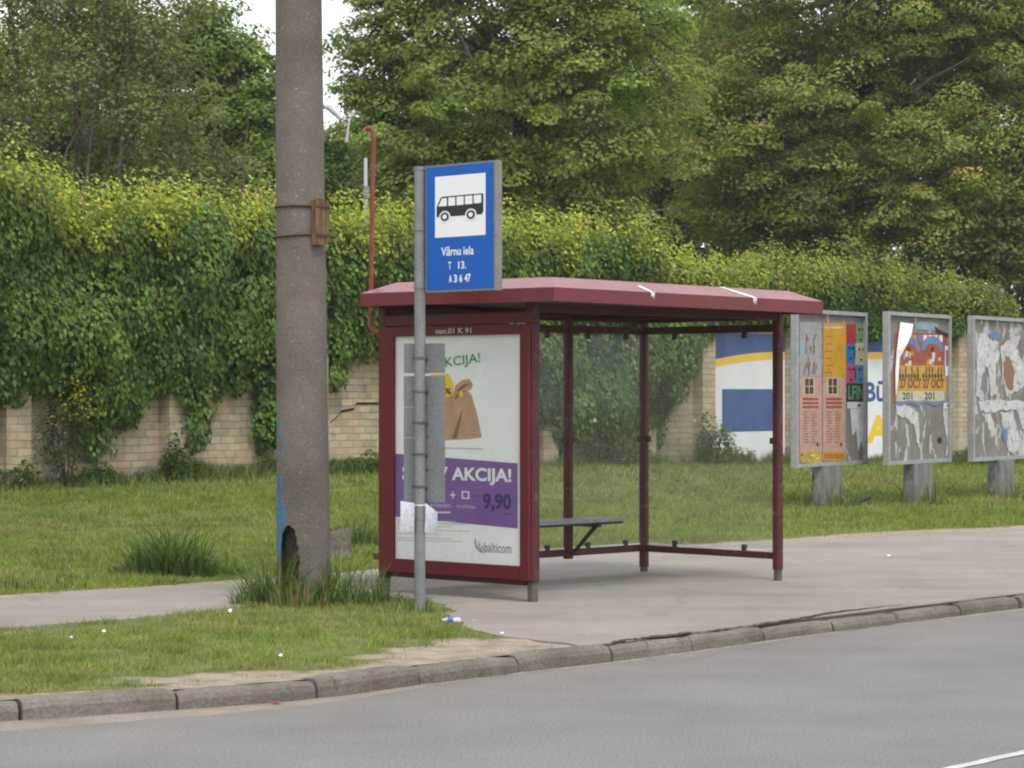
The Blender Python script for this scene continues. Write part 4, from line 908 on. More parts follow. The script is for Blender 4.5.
for i in range(len(pts)-1):
    (xa, ya), (xb, yb) = pts[i], pts[i+1]; a0, b0 = WP.px(xa, ya); a1, b1 = WP.px(xb, yb); h_ = .035 if i in (2, 4) else .02
    ck.add([(a0, -.003, b0-h_/2), (a1, -.003, b1-h_/2), (a1, -.003, b1+h_/2), (a0, -.003, b0+h_/2)], [(0, 1, 2, 3)], 'crack')
lbuild(ck, 'crack', wallE)
gf = MB(); r = random.Random(2)
for i in range(9):
    x = 952+r.random()*11; y = 372+r.random()*42; a0, b0 = WP.px(x, y); gf.add([(a0, -.004, b0), (a0+r.uniform(.1, .3), -.004, b0+r.uniform(-.05, .05)), (a0+r.uniform(.1, .25), -.004, b0+.1), (a0+.03, -.004, b0+.09)], [(0, 1, 2, 3)], flat('green_spray', (.06, .25, .17), .8))
lbuild(gf, 'graffiti', wallE)
# painted advertising boards on the wall
M['muralwhite'] = mottled('mural_white', (.60, .62, .62), (.68, .70, .70), 1.5, 30, .6, 0, .004, spots=(.52, .52, .47), spotscale=3, spotlo=.6, spothi=.8)
M['muralblue'] = mottled('mural_blue', (.022, .06, .21), (.035, .085, .27), 2, 30, .6, .05, .003)
M['muralyellow'] = flat('mural_yellow', (.72, .45, .02), .6)
def mural(a0, a1, label, arc, right=False):
    z0 = .16; z1 = 2.62; b = MB(); pl = Plane(WP.p(0, 0, .045), wd)
    b.obox(WP.p(a0, z0, .005), wd*(a1-a0), WP.n*.04, ZU*(z1-z0), 'muralwhite')
    n_ = 16; top = [(a0+(a1-a0)*i/n_) for i in range(n_+1)]
    def f1(t): return arc[0]+(arc[1]-arc[0])*(1-(1-t)**2)
    b.flat(pl, [(a0, z1)]+[(top[i], f1(i/n_)) for i in range(n_+1)]+[(a1, z1)], .0025, 'muralblue')
    b.flat(pl, [(top[i], f1(i/n_)) for i in range(n_+1)]+[(top[i], f1(i/n_)-arc[2]) for i in range(n_, -1, -1)], .003, 'muralyellow')
    return b, pl
A0 = WP.px(710.5, 400)[0]; A1 = pil[3]-.01
y0 = WP.px(713.5, 360)[1]; y1 = WP.px(776, 353)[1]; th2 = WP.px(740, 358)[1]-WP.px(740, 365.5)[1]
b, pl = mural(A0, A1, '', (y0, y1+.02, th2)); 
x0, z0 = pl.px(722, 432); x1, z1 = pl.px(722, 389); xr = min(A1-.15, pl.px(781, 400)[0]); b.flat(pl, [(x0, z0), (xr, z0), (xr, z1), (x0, z1)], .003, 'muralblue')
ca_, cb_ = (x0+xr)/2+.1, (z0+z1)/2; st = [(ca_+(.22 if k % 2 == 0 else .09)*math.sin(k*math.pi/5)*1.1, cb_+(.22 if k % 2 == 0 else .09)*math.cos(k*math.pi/5)) for k in range(10)]
b.flat(pl, st, .0045, mottled('worn_blue', (.032, .072, .23), (.045, .095, .27), 5, 40, .7, 0))
tag(b.build('wall_advert', origin=WP.p(A0, 0, 0)), 'white advert painted on the brick wall with a blue rectangle, behind the shelter glass', 'wall advert')
A0 = pil[3]+.42; A1 = pil[4]-.01; b, pl = mural(A0, A1, '', (y1, pl.px(875, 351)[1], th2), True)
a0, b0 = pl.px(865.5, 402); a1, b1 = pl.px(895, 380); ah = b1-b0
b.text(pl, 'Būvē', (a0, b0, a0+1.55, b1-.02), .003, 'muralblue', .03)
a0, b0 = pl.px(866, 443); a1, b1 = pl.px(886, 415); b.text(pl, 'A', (a0, b0, a0+.95, b1), .003, 'muralyellow', .04)
tag(b.build('wall_advert', origin=WP.p(A0, 0, 0)), 'white advert on the brick wall with blue letters Bū, seen between two billboards', 'wall advert')

# ------------------------------------------------------------------ ivy
prof_b = [(-400, 395), (0, 412), (5, 410), (8, 384), (22, 386), (26, 402), (38, 392), (60, 398), (72, 400), (76, 450), (92, 458), (98, 448), (103, 405), (110, 408), (116, 430), (126, 432), (130, 402), (140, 402), (150, 396), (160, 390), (172, 396), (176, 448), (186, 450), (189, 420), (196, 400), (202, 384), (211, 386), (214, 402), (232, 400), (238, 378), (249, 374), (252, 452), (258, 468), (270, 440), (275, 400), (300, 380), (326, 352), (329, 388), (334, 392), (341, 366), (352, 352), (362, 362), (368, 350), (378, 348), (381, 366), (390, 372), (420, 400), (480, 420), (540, 425), (548, 450), (562, 452), (568, 410), (575, 425), (590, 455), (612, 460), (622, 430), (632, 428), (646, 452), (656, 452), (662, 405), (670, 398), (684, 362), (695, 352), (705, 334), (715, 326), (783, 326), (868, 340), (900, 338), (945, 338), (975, 342), (988, 350), (1000, 360), (1001, 700), (1100, 700)]
prof_t = [(-400, 120), (0, 168), (20, 180), (50, 190), (100, 196), (150, 188), (185, 188), (202, 205), (222, 198), (270, 198), (330, 208), (420, 212), (500, 222), (560, 228), (600, 222), (640, 250), (680, 262), (720, 266), (760, 258), (850, 262), (900, 272), (950, 282), (975, 290), (988, 302), (998, 335), (1100, 350)]
pb = np.array([(WP.px(x, y)) for x, y in prof_b]); pt = np.array([(WP.px(x, y)) for x, y in prof_t])
NC = 4200; aE = WP.px(1000, 400)[0]; aa = R.uniform(-9, aE, NC*3); lo_ = np.interp(aa, pb[:, 0], pb[:, 1]); hi_ = np.interp(aa, pt[:, 0], pt[:, 1])
zz = R.uniform(0, 5, NC*3); keep = (zz > lo_+.12) & (zz < hi_-.1); aa = aa[keep][:NC]; zz = zz[keep][:NC]; hi_ = hi_[keep][:NC]; lo_ = lo_[keep][:NC]
bulge = .05+1.2*np.clip(fbm(aa, zz*.8, 1.15, 51)-.25, 0, 1)*np.clip((zz-lo_)/.9, .12, 1)+.15*np.clip((zz-3.2), 0, 1)
nl = 66; n_ = len(aa); I = np.repeat(np.arange(n_), nl); N = len(I)
hi_ = hi_-.12+.28*(fbm(aa, aa*0, 1.3, 91)-.5); tops = np.clip((zz-(hi_-.80+.6*fbm(aa, zz, 2, 13)))/.45, 0, 1); 
d3 = unit(R.normal(size=(N, 3))); rad = .13+.20*R.uniform(0, 1, n_)**2
da = d3[:, 0]*rad[I]*1.0; dz_ = d3[:, 2]*rad[I]*1.25*(1+.5*(tops[I] > .6)); dn = np.abs(d3[:, 1])*rad[I]*.9
A_ = aa[I]+da; Z_ = zz[I]+dz_; Z_ = np.maximum(Z_, lo_[I]+R.uniform(-.08, .12, N)); Z_ = Z_-.0
O_ = bulge[I]+dn; back = (R.uniform(0, 1, N) < .35*(tops[I] > .1)); O_ = np.where(back & (Z_ > 3.75), O_-R.uniform(0, .8, N), O_)
pos = wallO[None, :]+A_[:, None]*wd+O_[:, None]*wn; pos[:, 2] = Z_
nor = wn[None, :]*(.55+.5*np.abs(d3[:, 1:2]))+ZU*(.35+.5*tops[I]+.75*d3[:, 2])[:, None]+wd*d3[:, :1]*.8+R.normal(size=(N, 3))*.28
along = -ZU[None, :]*(1-1.1*tops[I])[:, None]+R.normal(size=(N, 3))*.35+wn*.2
sz = .055+.045*R.uniform(0, 1, N); sz *= (1-.25*tops[I])
ytint = np.interp(aa, [-9, 3, 9, 14, 17, 20, 30], [1, 1, .8, .9, .55, .4, .25])
gcol = pal(N, [(.068, .135, .024), (.085, .155, .028), (.055, .11, .02), (.115, .185, .036)], .15)
ycol = pal(N, [(.33, .36, .03), (.28, .33, .03), (.37, .37, .035), (.22, .29, .03)], .15)
cl = .55+.8*R.uniform(0, 1, n_); mixf = np.clip(tops*1.3*ytint+R.normal(size=n_)*.12, 0, 1)[I][:, None]*R.uniform(.8, 1.05, (N, 1))
col = gcol*(1-np.clip(mixf, 0, 1))+ycol*np.clip(mixf, 0, 1); col *= cl[I][:, None]
# inner layer hugging the wall
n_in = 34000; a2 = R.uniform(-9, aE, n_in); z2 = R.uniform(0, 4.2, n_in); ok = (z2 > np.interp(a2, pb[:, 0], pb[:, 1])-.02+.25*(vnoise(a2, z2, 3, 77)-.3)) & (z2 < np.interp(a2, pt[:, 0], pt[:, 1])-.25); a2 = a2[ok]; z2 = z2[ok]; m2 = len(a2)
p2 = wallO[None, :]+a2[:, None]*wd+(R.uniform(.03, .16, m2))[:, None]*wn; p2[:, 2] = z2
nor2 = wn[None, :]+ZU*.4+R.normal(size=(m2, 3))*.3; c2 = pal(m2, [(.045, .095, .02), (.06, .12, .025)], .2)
# upright new shoots along the crest
ns = 2600; a3 = R.uniform(-9, aE-.3, ns); t3 = np.interp(a3, pt[:, 0], pt[:, 1])+.55*(fbm(a3, a3*0, 1.3, 91)-.5)-.20; J = np.repeat(np.arange(ns), 7); K7 = np.tile(np.arange(7), ns)
sh3 = .06+.42*R.uniform(0, 1, ns)**2.2; ox = R.normal(size=ns)*.09; oo = R.uniform(-.5, .55, ns)
pz = t3[J]-.28+K7/6*sh3[J]*1.3; p3 = wallO[None, :]+(a3[J]+ox[J]*K7/6+R.normal(size=len(J))*.03)[:, None]*wd+(oo[J]+R.normal(size=len(J))*.03)[:, None]*wn; p3[:, 2] = pz
nor3 = R.normal(size=(len(J), 3))*.6+ZU*.5+wn*.5; yt = np.interp(a3, [-9, 3, 9, 14, 17, 20, 30], [1, 1, .8, 1, .6, .45, .25])[J][:, None]
c3 = pal(len(J), [(.40, .40, .03), (.33, .37, .03), (.46, .42, .04), (.44, .34, .05)], .1)*yt+pal(len(J), [(.08, .15, .03)], .15)*(1-yt)
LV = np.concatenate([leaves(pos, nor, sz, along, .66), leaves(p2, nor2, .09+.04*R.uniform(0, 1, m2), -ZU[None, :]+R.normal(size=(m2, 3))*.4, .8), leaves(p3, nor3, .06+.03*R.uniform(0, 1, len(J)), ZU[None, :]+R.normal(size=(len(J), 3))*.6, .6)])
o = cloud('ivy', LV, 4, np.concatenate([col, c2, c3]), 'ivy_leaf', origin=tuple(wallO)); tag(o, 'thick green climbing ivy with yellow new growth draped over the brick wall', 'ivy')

# ------------------------------------------------------------------ plants by the wall
def bush(name, label, cat, a, out, z0, rx, rz, n, cols, size=.09, group=None, flowers=0, droop=0, ry=None):
    base = wallO+wd*a+wn*out; base[2] = float(hgt(base[:1], base[1:2])[0]); root = thing(name, label, cat, base, group)
    ry = ry or rx*.6; d = unit(R.normal(size=(n, 3))); rr = R.uniform(.45, 1, n)**.5; lump = 1+.35*np.sin(d[:, 0]*5+a)+.35*np.sin(d[:, 2]*7+a*3)*np.cos(d[:, 0]*9+a)
    p = base+wd*(d[:, 0]*rr*rx*lump)[:, None]+wn*(d[:, 1]*rr*ry)[:, None]; p[:, 2] = base[2]+z0+(d[:, 2]*rr*lump+.75)*rz*.6; p[:, 2] = np.maximum(p[:, 2], base[2]+.02)
    nor = d+ZU*.6+wn*.3+R.normal(size=(n, 3))*.3
    c = pal(n, cols, .2)
    cloud('foliage', leaves(p, nor, size*.75*(.6+.8*R.uniform(0, 1, n)), None, .5), 4, c, 'leaf', parent=root)
    b = MB(); 
    for k in range(5): t = random.uniform(-1, 1); b.tube([base+wd*t*.05, base+wd*t*rx*.5+wn*random.uniform(-.1, .1)+V3(0, 0, z0+rz*.7)], [.012, .005], 'bark', 5)
    b.build('stems', root)
    if flowers:
        q = R.normal(size=(flowers, 3)); p = base+wd*(q[:, :1]*.5*rx)+wn*(ry*.6+np.abs(q[:, 1:2])*.08); p[:, 2] = base[2]+z0+rz*.78+q[:, 2]*.13*rz
        fl_ = cloud('flowers', leaves(p, wn[None, :]+R.normal(size=(flowers, 3))*.5, .025+.02*R.uniform(0, 1, flowers), None, 1.0), 4, pal(flowers, [(.42, .36, .02), (.34, .31, .02), (.24, .26, .03)], .12), 'leaf', parent=root); fl_['kind'] = 'stuff'
    return root
PC = [(.09, .15, .035), (.12, .18, .045), (.07, .12, .03), (.15, .2, .06)]
def wa(px_): return WP.px(px_, 470)[0]
fb = bush('flowering_shrub', 'tall thin shrub with yellow flowers against the wall at the left', 'shrub', wa(48), .35, .05, .42, 1.35, 1500, [(.06, .10, .03), (.09, .12, .04), (.12, .11, .06), (.045, .08, .022)], .075, flowers=150)
bush('wild_plant', 'round green plant at the foot of the wall beside the pilaster', 'plant', wa(150), .45, 0, .27, .5, 900, PC)
bush('wild_plant', 'low leafy plant at the foot of the wall just right of the pilaster', 'plant', wa(178), .3, 0, .25, .28, 500, PC)
bush('wild_plant', 'low dark plant at the wall foot between the yellow shrub and pilaster', 'plant', wa(86), .3, 0, .3, .25, 500, PC)
bush('wild_plant', 'straggly plant with small yellow flowers at the wall, beside the concrete pole', 'plant', wa(267), .3, 0, .38, .32, 700, PC, flowers=60)
bush('wild_plant', 'low spreading plant at the foot of the cracked wall', 'plant', wa(350), .35, 0, .55, .3, 1100, PC)
bush('wild_plant', 'small plant at the wall at the far left edge', 'plant', wa(4), .3, 0, .3, .3, 500, PC)
bush('wild_plant', 'tall dark weed at the pilaster left of the blue and white advert', 'plant', wa(693), .45, 0, .45, .75, 1500, PC)
bush('wild_plant', 'low weeds at the foot of the blue and white advert', 'plant', wa(722), .3, 0, .45, .32, 800, PC)
bush('wild_plant', 'weeds at the wall foot below the hanging ivy, behind the shelter', 'plant', wa(600), .35, 0, .7, .5, 1500, PC)
bush('wild_plant', 'small plant at the wall foot right of the torn concert billboard', 'plant', wa(957), .3, 0, .4, .4, 700, PC)
# strip of unmown grass along wall foot
n_ = 42000; a4 = R.uniform(-9, 30, n_); o4 = np.abs(R.normal(size=n_))*.22+.03; X = wallO[0]+a4*wd[0]+o4*wn[0]; Y = wallO[1]+a4*wd[1]+o4*wn[1]
a, c = bladefield('x', X, Y, (.08+.28*vnoise(a4, a4*0, 1.7, 3)*R.uniform(.2, 1, n_)), .018+0*X, pal(n_, DC+GC, .2), .35)
o = cloud('wall_foot_grass', a, 3, c, 'grass'); tag(o, 'unmown grass strip growing along the foot of the brick wall', 'grass', kind='stuff')

# ------------------------------------------------------------------ trees
def tree(name, label, base, H, ells, ncl, nlf, csz, lsz, cols, tips, trunk_r, limbs=9, flatn=.55, seed=0, sparse=1.0, lean=0, stems=1, tipf=.35, front=True, barkm='bark', limbpx=()):
    """ells: list of (dx, dy, z, rx, ry, rz) crown lobes relative to base"""
    rg = np.random.default_rng(seed); rr = random.Random(seed); x0, y0 = base; z0 = .35
    root = thing(name, label, 'tree', (x0, y0, z0))
    vol = np.array([e[3]*e[4]*e[5] for e in ells]); pr = vol**.67; pr /= pr.sum(); C_ = []; nlf = int(nlf*1.35)
    while len(C_) < ncl:
        e = ells[rg.choice(len(ells), p=pr)]; d = rg.normal(size=3); d /= np.linalg.norm(d); r_ = rg.uniform(.06, 1)**.45
        if front and d[1] > .35 and rg.random() < .65: continue
        p = np.array([x0+e[0]+d[0]*e[3]*r_, y0+e[1]+d[1]*e[4]*r_, e[2]+d[2]*e[5]*r_])
        C_.append((*p, r_))
    C_ = np.array(C_); n_ = len(C_); I = np.repeat(np.arange(n_), nlf); N = len(I)
    cr = csz*(.55+.9*rg.random(n_)); d = unit(rg.normal(size=(N, 3))); rad = cr[I]*(.35+.65*rg.random(N)**.5)
    # flattened spray, drooping at rim, slightly tilted outward
    tilt = np.stack([rg.normal(size=n_)*.25, rg.normal(size=n_)*.25], 1)
    off = d*rad[:, None]*np.array([1.25, 1.25, flatn]); off[:, 2] += off[:, 0]*tilt[I, 0]+off[:, 1]*tilt[I, 1]-.22*(off[:, 0]**2+off[:, 1]**2)/cr[I]
    pos = C_[I, :3]+off
    nor = d*np.array([.8, .8, .6])+ZU*.75+rg.normal(size=(N, 3))*.30
    sz = lsz*.80*(.6+.7*rg.random(N))
    def pl_(cc, k): c = np.array(cc)[rg.integers(0, len(cc), k)]; return c*(1+rg.normal(size=(k, 1))*.16)
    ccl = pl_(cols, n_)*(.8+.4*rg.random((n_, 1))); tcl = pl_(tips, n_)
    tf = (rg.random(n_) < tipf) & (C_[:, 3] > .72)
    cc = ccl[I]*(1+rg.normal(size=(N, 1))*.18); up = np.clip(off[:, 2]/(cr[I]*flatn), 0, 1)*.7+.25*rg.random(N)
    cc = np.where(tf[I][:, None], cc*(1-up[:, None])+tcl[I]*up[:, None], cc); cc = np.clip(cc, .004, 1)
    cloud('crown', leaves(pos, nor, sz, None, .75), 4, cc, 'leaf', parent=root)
    b = MB(); top = H
    nodes = []
    for s_ in range(stems):
        ox = 0 if stems == 1 else rr.uniform(-1.6, 1.6); oy = 0 if stems == 1 else rr.uniform(-.8, .8); pts = []; n2 = 9; wx = rr.uniform(-.4, .4)
        for i in range(n2):
            t = i/(n2-1); pts.append(V3(x0+ox*(.4+.9*t)+math.sin(t*3+s_)*.18+lean*t*H+wx*t, y0+oy+math.cos(t*2.6+s_)*.15, z0-.4+t*(top*.92)))
        rads = [trunk_r*(1-.82*(i/(n2-1)))*(1.25 if i == 0 else 1) for i in range(n2)]
        b.tube(pts, rads, barkm, 9); 
        for i in range(2, n2): nodes.append((pts[i], rads[i]))
    sel = rg.choice(n_, min(n_, limbs*stems), replace=False); lim = []
    for k in sel:
        c = C_[k, :3]; cand = [q for q in nodes if q[0][2] < c[2]-.3] or nodes[:1]
        st, r0 = min(cand, key=lambda q: np.linalg.norm(q[0]-c)-.0*q[0][2]); L_ = np.linalg.norm(c-st)
        mid = (st+c)/2+V3(rr.uniform(-.12, .12)*L_, rr.uniform(-.1, .1)*L_, -.10*L_+rr.uniform(0, .1)*L_); pts = [st, st*.6+mid*.4+V3(0, 0, -.02*L_), mid, mid*.45+c*.55+V3(0, 0, .04*L_), c]
        r1 = min(r0*.62, .035+.028*L_); rd_ = [r1, r1*.8, r1*.6, r1*.42, r1*.18]; b.tube(pts, rd_, barkm, 6, False)
        lim += [(pts[2], r1*.5), (pts[3], r1*.35)]
    if lim:
        for k in range(n_):
            if rr.random() < .45:
                c = C_[k, :3]; st, r0 = min(lim, key=lambda q: np.linalg.norm(q[0]-c)); L_ = np.linalg.norm(c-st)
                if L_ < 2.6: b.tube([st, (st+c)/2+V3(rr.uniform(-.1, .1), 0, rr.uniform(-.1, .12)), c+V3(0, 0, .05)], [min(r0, .03), .016, .006], barkm, 4, False)
    for lb, r1 in limbpx:
        b.tube([at(q[0], q[1], q[2]+.75) for q in lb], list(np.linspace(r1*.75, r1*.2, len(lb))), barkm, 7)
    b.build('trunk', root); return root
def bx(px_, Y): return ((px_-CX)/F*Y, Y)
MAPLE = [(.185, .245, .044), (.215, .275, .054), (.16, .22, .042), (.235, .295, .07)]
LIGHT = [(.26, .325, .08), (.30, .35, .11)]
OLIVE = [(.195, .24, .05), (.22, .265, .058), (.17, .22, .046), (.245, .29, .066)]
RUST = [(.50, .38, .11), (.44, .38, .12), (.54, .37, .12), (.38, .37, .11)]
GREYG = [(.15, .185, .06), (.175, .20, .075), (.20, .205, .09), (.13, .165, .055)]
DARK = [(.11, .16, .035), (.13, .185, .042), (.095, .14, .034)]
# 1 left thin multi-stem
tree('thin_tree', 'thin many-stemmed grey-green tree with see-through crown at the far left', bx(62, 43), 12, [(0, 0, 6.0, 2.7, 1.6, 3.2), (-1.2, .2, 8.2, 1.6, 1.2, 2.2), (1.0, 0, 8.0, 1.5, 1.1, 2.2), (0, 0, 10.5, 2, 1.4, 2)], 520, 66, .40, .095, GREYG, [(.24, .20, .10), (.26, .22, .11)], .05, 14, .75, 1, stems=8, tipf=.4, barkm='barklight')
tree('thin_tree', 'greyish bushy tree with fine twigs between the thin tree and the bright maple', bx(215, 44), 7.0, [(0, 0, 4.6, 1.35, 1.0, 1.5), (-.9, 0, 5.4, 1.3, 1.0, 1.4), (.6, .2, 3.8, 1.0, .8, 1.2)], 190, 70, .34, .09, GREYG, [(.22, .21, .12)], .04, 14, .8, 2, stems=5, tipf=.3, barkm='barklight')
tree('bright_maple', 'dense bright green maple rising to a point left of the concrete pole', bx(222, 53), 9.6, [(0, 0, 5.6, 1.75, 1.8, 2.6), (-.15, 0, 8.6, .8, .95, 1.2), (.75, 0, 7.3, .95, 1.0, 1.3), (-.9, 0, 7.9, 1.0, 1.0, 1.3)], 300, 170, .42, .12, [(.15, .225, .036), (.18, .255, .042), (.13, .195, .034)], [(.26, .33, .06), (.30, .34, .08)], .2, 22, .5, 3, tipf=.4)
tree('background_tree', 'green tree behind the thin tree at the far left', bx(40, 58), 9, [(0, 0, 4.9, 3.4, 2.2, 3.4), (-2, 0, 8.0, 2.2, 1.4, 2.3), (1.2, 0, 8.4, 1.9, 1.4, 2.2), (-.5, 0, 8, 2.2, 1.2, 2)], 520, 130, .55, .14, MAPLE, LIGHT, .2, 20, .55, 4)
tree('background_tree', 'dark green tree filling the gap right of the concrete pole', bx(335, 60), 8.6, [(0, 0, 4.6, 1.8, 1.8, 3.0), (.2, 0, 6.9, .9, 1, 1.1)], 170, 150, .5, .13, [(.10, .155, .032), (.12, .18, .04)], LIGHT, .18, 16, .55, 5)
# centre maple
tree('broad_maple', 'broad light green maple with dark forking limbs behind the bus stop sign', bx(505, 51), 14, [(.2, 0, 7.0, 2.9, 2.8, 3.6), (-1.3, -.4, 7.0, 1.75, 1.8, 2.0), (1.8, -.3, 7.8, 2.0, 1.9, 2.6), (-.6, -1.0, 5.0, 2.7, 1.6, 1.5), (1.2, -.6, 4.4, 2.0, 1.6, 1.6), (.5, 0, 11, 2.6, 2.6, 3), (-2.1, 0, 8.9, 1.0, 1.0, 1.1), (-1.9, 0, 6.6, 1.3, 1.2, 1.1), (-2.6, .2, 10, .9, .8, .6), (-2.8, .2, 8.1, .8, .8, .8)], 680, 215, .52, .11, MAPLE, LIGHT, .26, 40, .42, 6, tipf=.5, limbpx=[([(488, 104, 48.9), (480, 82, 48.6), (470, 58, 48.4), (462, 40, 48.4), (452, 24, 48.3), (447, 4, 48.5)], .11), ([(476, 72, 48.5), (486, 62, 48.3), (503, 50, 48.3)], .06), ([(470, 56, 48.4), (452, 48, 48.2), (436, 44, 48.2)], .05), ([(572, 80, 48.8), (586, 58, 48.4), (594, 42, 48.4), (596, 14, 48.4)], .08), ([(590, 46, 48.4), (606, 43, 48.3), (622, 42, 48.3)], .05)])
tree('olive_maple', 'large dark olive maple with rusty leaf tips behind the billboards', bx(862, 61), 17, [(0, 0, 7.2, 4.3, 3.3, 4.2), (-2.4, -.6, 7.2, 2.4, 2.0, 2.6), (2.6, -.5, 7.6, 2.6, 2.0, 3.0), (0, -1.2, 4.9, 3.8, 1.7, 1.7), (0, 0, 11.0, 5.0, 3.2, 3.6), (3.6, .3, 9.5, 2.4, 2, 3)], 1000, 230, .58, .115, OLIVE, RUST, .34, 46, .42, 7, tipf=.55, limbpx=[([(848, 232, 58.6), (852, 205, 58.3), (854, 182, 58.3)], .16), ([(852, 200, 58.3), (866, 178, 58), (884, 160, 57.8)], .07), ([(916, 92, 57.6), (932, 78, 57.4), (952, 68, 57.3), (972, 56, 57.3)], .08), ([(742, 150, 58), (732, 138, 57.8), (720, 120, 57.8)], .07), ([(790, 132, 57.8), (776, 118, 57.8)], .06)])
tree('background_tree', 'dark tree in the gap between the broad maple and the olive maple', bx(690, 68), 12, [(0, 0, 5.2, 3.2, 2, 3.4), (0, 0, 9.5, 3.6, 2, 3.2)], 420, 120, .65, .16, DARK, OLIVE, .22, 18, .5, 8)
tree('background_tree', 'dark tree low at the right edge beyond the end of the ivy', bx(1040, 60), 9, [(0, 0, 4.2, 2.6, 2, 3.0), (1.5, 0, 6.5, 2.4, 2, 2.6)], 260, 140, .55, .14, DARK, MAPLE, .22, 16, .5, 9)
tree('background_tree', 'dark tree low behind the bus stop sign and ivy', bx(420, 62), 8, [(0, 0, 4.6, 3.6, 1.6, 2.6), (1.5, 0, 7.5, 3.4, 1.6, 2.8)], 400, 120, .6, .15, DARK, MAPLE, .2, 14, .5, 10)
tree('background_tree', 'tree beyond the left edge of the view', bx(-170, 50), 10, [(0, 0, 5.5, 2.2, 2, 3.4)], 140, 120, .6, .15, MAPLE, LIGHT, .2, 14, .5, 12)
tree('background_tree', 'tree beyond the right edge of the view', bx(1240, 62), 12, [(0, 0, 6, 3.2, 2.4, 4.4)], 170, 110, .7, .17, DARK, OLIVE, .25, 14, .5, 13)

for px_, Y_, h_, sd in ((360, 78, 10, 21), (560, 80, 14, 22), (735, 80, 15, 23), (900, 82, 15, 24), (1060, 80, 15, 25), (110, 74, 11, 26)):
    tree('background_tree', 'dark far tree in the back row behind '+{21: 'the hooked pipe', 22: 'the broad maple', 23: 'the gap between the maples', 24: 'the olive maple', 25: 'the right edge trees', 26: 'the thin tree'}[sd], bx(px_, Y_), h_, [(0, 0, 5.0, 3.4, 1.6, 4.2), (0, 0, h_-4.5, 3.2, 1.6, 4.0)], 260, 75, .75, .22, DARK, MAPLE, .22, 10, .6, sd)
# ------------------------------------------------------------------ lamps behind the wall
def lamp(label, pole_px, Y, pts):
    rt = thing('street_lamp', label, 'street lamp', (*bx(pole_px, Y), .2)); 
    MB().tube([(*bx(pole_px, Y), .2), at(pole_px, pts[0][1]+10, Y)], [.09, .06], 'galv', 10).build('pole', rt)
    MB().tube([at(pole_px, pts[0][1]+12, Y)]+[at(x, y, Y) for x, y in pts], .035, 'galv', 8).build('arm', rt)
    h0 = at(pts[-1][0], pts[-1][1], Y); h1 = at(pts[-1][0]+16, pts[-1][1]+12, Y-.1)
    MB().tube([h0, h0*.75+h1*.25+V3(0, 0, .05), h0*.4+h1*.6+V3(0, 0, .05), h1], [.03, .06, .065, .03], 'lamp', 12).build('lamp_head', rt); return rt
lamp('street lamp with white head peeping out right of the concrete pole', 300, 42.5, [(302, 118), (308, 108), (318, 104), (325, 107)])
pm = thing('thin_post', 'slim pale metal post standing in the trees left of the rusty hooked pipe', 'post', (*bx(366, 41.8), .2))
MB().tube([(*bx(366, 41.8), .2), at(365.5, 158, 41.8)], [.05, .03], 'lamp', 8).build('shaft', pm); MB().tube([at(366, 198, 41.7), at(366, 186, 41.7)], .055, 'galv', 8).build('collar', pm)
db = MB(); db.tube([at(346.5, 142, 47.5), at(348.5, 125, 47.5), at(352.5, 110, 47.5)], [.03, .022, .012], 'lamp', 6); tag(db.build('dead_branch', origin=at(346.5, 142, 47.5)), 'pale bare slanting stick among the leaves left of the hooked pipe', 'branch')

# ------------------------------------------------------------------ litter
def scrap(px_, py_, w_, h_, m, label, name='paper_scrap', z=.03, seed=1):
    x, y = g(px_, py_); rr = random.Random(seed); b = MB(); zz0 = z*.8; w_ *= .62; h_ *= .62
    pts = [(rr.uniform(-1, -.6), rr.uniform(-.8, -.3)), (rr.uniform(.4, 1), rr.uniform(-.9, -.4)), (rr.uniform(.6, 1), rr.uniform(.2, .8)), (rr.uniform(-.4, .2), rr.uniform(.5, 1)), (rr.uniform(-1, -.7), rr.uniform(.1, .5))]
    vs = [(x+a*w_/2, y+c*.5*w_, zz0+(.5+.5*c)*h_*rr.uniform(.7, 1)) for a, c in pts]; vs.append((x, y, zz0+h_*.8)); b.add(vs, [(i, (i+1) % 5, 5) for i in range(5)], m)
    tag(b.build(name, origin=(x, y, zz0)), label, 'litter')
scrap(230, 616, .05, .055, 'white', 'white crumpled paper scrap in the verge left of the concrete pole', seed=2)
scrap(104, 636, .045, .035, 'white', 'white paper scrap near the path at the left of the verge', seed=3)
scrap(281, 660, .045, .03, 'white', 'white paper scrap on the verge close to the kerb, below the concrete pole', seed=4)
scrap(71, 642, .04, .03, 'paper', 'greyish paper scrap on the left part of the verge', seed=5)
scrap(502, 637, .05, .015, 'white', 'small white scrap on the bare earth right of the sign pole', seed=6)
scrap(889, 557, .06, .02, 'white', 'tiny white scrap on the far pavement at the right', z=.014, seed=7)
scrap(474, 622, .03, .012, 'paper', 'tiny pale scrap beside the crushed bottle', z=.014, seed=9)
x, y = g(276, 705, ZR); b = MB(); b.add([(x-.02, y-.02, ZR+.01), (x+.025, y-.01, ZR+.012), (x+.01, y+.02, ZR+.022), (x-.015, y+.015, ZR+.016)], [(0, 1, 2, 3)], flat('red_wrap', (.25, .02, .02), .5)); tag(b.build('wrapper', origin=(x, y, ZR)), 'small red wrapper lying in the gutter by the kerb', 'litter')
x, y = g(451, 624); bt = thing('plastic_bottle', 'crushed clear plastic bottle with blue label beside the sign pole', 'bottle', (x, y, .012)); d = nrm([.97, -.25, 0])
c0 = V3(x-.06, y+.02, .026); MB().tube([c0, c0+d*.015, c0+d*.035, c0+d*.04], [.008, .012, .018, .019], 'paper', 10).build('neck', bt)
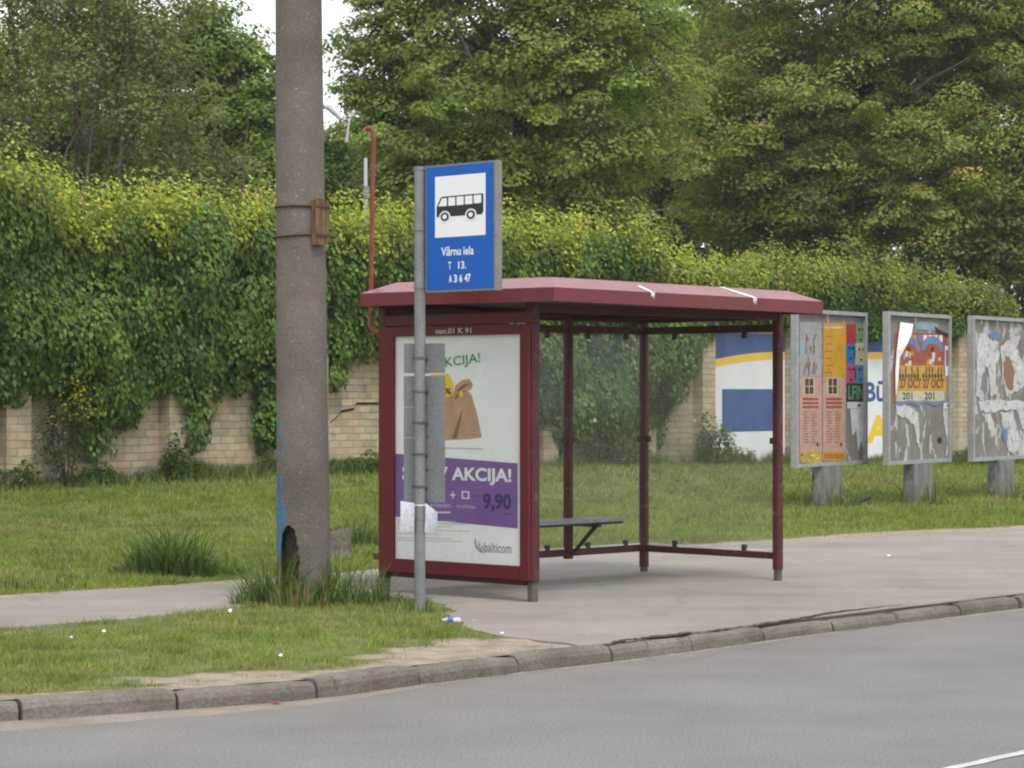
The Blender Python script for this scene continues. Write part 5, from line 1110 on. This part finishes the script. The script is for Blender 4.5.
MB().tube([c0+d*.041, c0+d*.08], [.019, .017], flat('label_blue', (.05, .12, .5), .4), 10).build('bottle_label', bt); MB().tube([c0+d*.081, c0+d*.125, c0+d*.13], [.018, .019, .012], 'paper', 10).build('bottle_body', bt)

# ------------------------------------------------------------------ damp air
hm = bpy.data.materials.new('damp_air'); hm.use_nodes = True; hnt = hm.node_tree; hnt.nodes.clear()
ho = hnt.nodes.new('ShaderNodeOutputMaterial'); hv = hnt.nodes.new('ShaderNodeVolumePrincipled'); hv.inputs['Color'].default_value = (.93, .95, .96, 1); hv.inputs['Density'].default_value = .0004
hnt.links.new(hv.outputs[0], ho.inputs['Volume']); M['air'] = hm
hb = MB(); hb.obox((-305, -125, -1.4), (610, 0, 0), (0, 530, 0), (0, 0, 21.5), 'air'); tag(hb.build('haze'), 'thin damp summer haze hanging among the trees', 'haze', kind='stuff')
# ------------------------------------------------------------------ sky, sun, camera
EL = math.radians(58); AZ = math.radians(160)    # azimuth measured from +Y clockwise (towards +X)
w = bpy.data.worlds.new('World'); scn.world = w; w.use_nodes = True; nt = w.node_tree
sky = nt.nodes.new('ShaderNodeTexSky'); sky.sky_type = 'NISHITA'; sky.sun_disc = False; sky.sun_elevation = EL; sky.sun_rotation = AZ
sky.dust_density = 3.0; sky.air_density = 1.0; sky.ozone_density = 1.0
hs = nt.nodes.new('ShaderNodeHueSaturation'); hs.inputs['Saturation'].default_value = .22; nt.links.new(sky.outputs[0], hs.inputs['Color'])
# thick cloud layer evens the clear-sky gradient out
mx = mixc(nt, .65, hs.outputs[0], (8.2, 8.4, 8.7))
bg = nt.nodes['Background']; nt.links.new(mx, bg.inputs[0]); bg.inputs[1].default_value = .12
sl = bpy.data.lights.new('sun', 'SUN'); sl.energy = 1.4; sl.angle = math.radians(14); sl.color = (1, .96, .9)
so = bpy.data.objects.new('sun', sl); COL.objects.link(so)
dirv = Vector((math.sin(AZ)*math.cos(EL), math.cos(AZ)*math.cos(EL), math.sin(EL))); so.rotation_euler = dirv.to_track_quat('Z', 'Y').to_euler(); so.location = tuple(dirv*50)
cam = bpy.data.cameras.new('camera'); cam.sensor_width = 36; cam.lens = F/1024*36; cam.clip_end = 2000
co = bpy.data.objects.new('camera', cam); COL.objects.link(co); co.location = (0, 0, CH); co.rotation_euler = (math.pi/2+math.atan((HY-384)/F), 0, 0); scn.camera = co
scn.cycles.pixel_filter_type = 'BLACKMAN_HARRIS'; scn.cycles.filter_width = 2.1
vs = scn.view_settings; vs.view_transform = 'Standard'; vs.look = 'None'; vs.exposure = 0.75; vs.gamma = 1; vs.use_curve_mapping = False
GR = {'billboard': 'billboards standing on the lawn', 'grass_tuft': 'grass tufts round the poles', 'weed_clump': 'weed clumps on the lawn', 'wild_plant': 'plants along the wall foot', 'background_tree': 'trees beyond the wall', 'thin_tree': 'trees beyond the wall', 'bright_maple': 'trees beyond the wall', 'broad_maple': 'trees beyond the wall', 'olive_maple': 'trees beyond the wall', 'wall_advert': 'adverts painted on the wall', 'paper_scrap': 'paper scraps littering the verge'}
for o in bpy.data.objects:
    if o.parent is None and o.name.split('.')[0] in GR: o['group'] = GR[o.name.split('.')[0]]
print('verts', sum(len(m.vertices) for m in bpy.data.meshes))
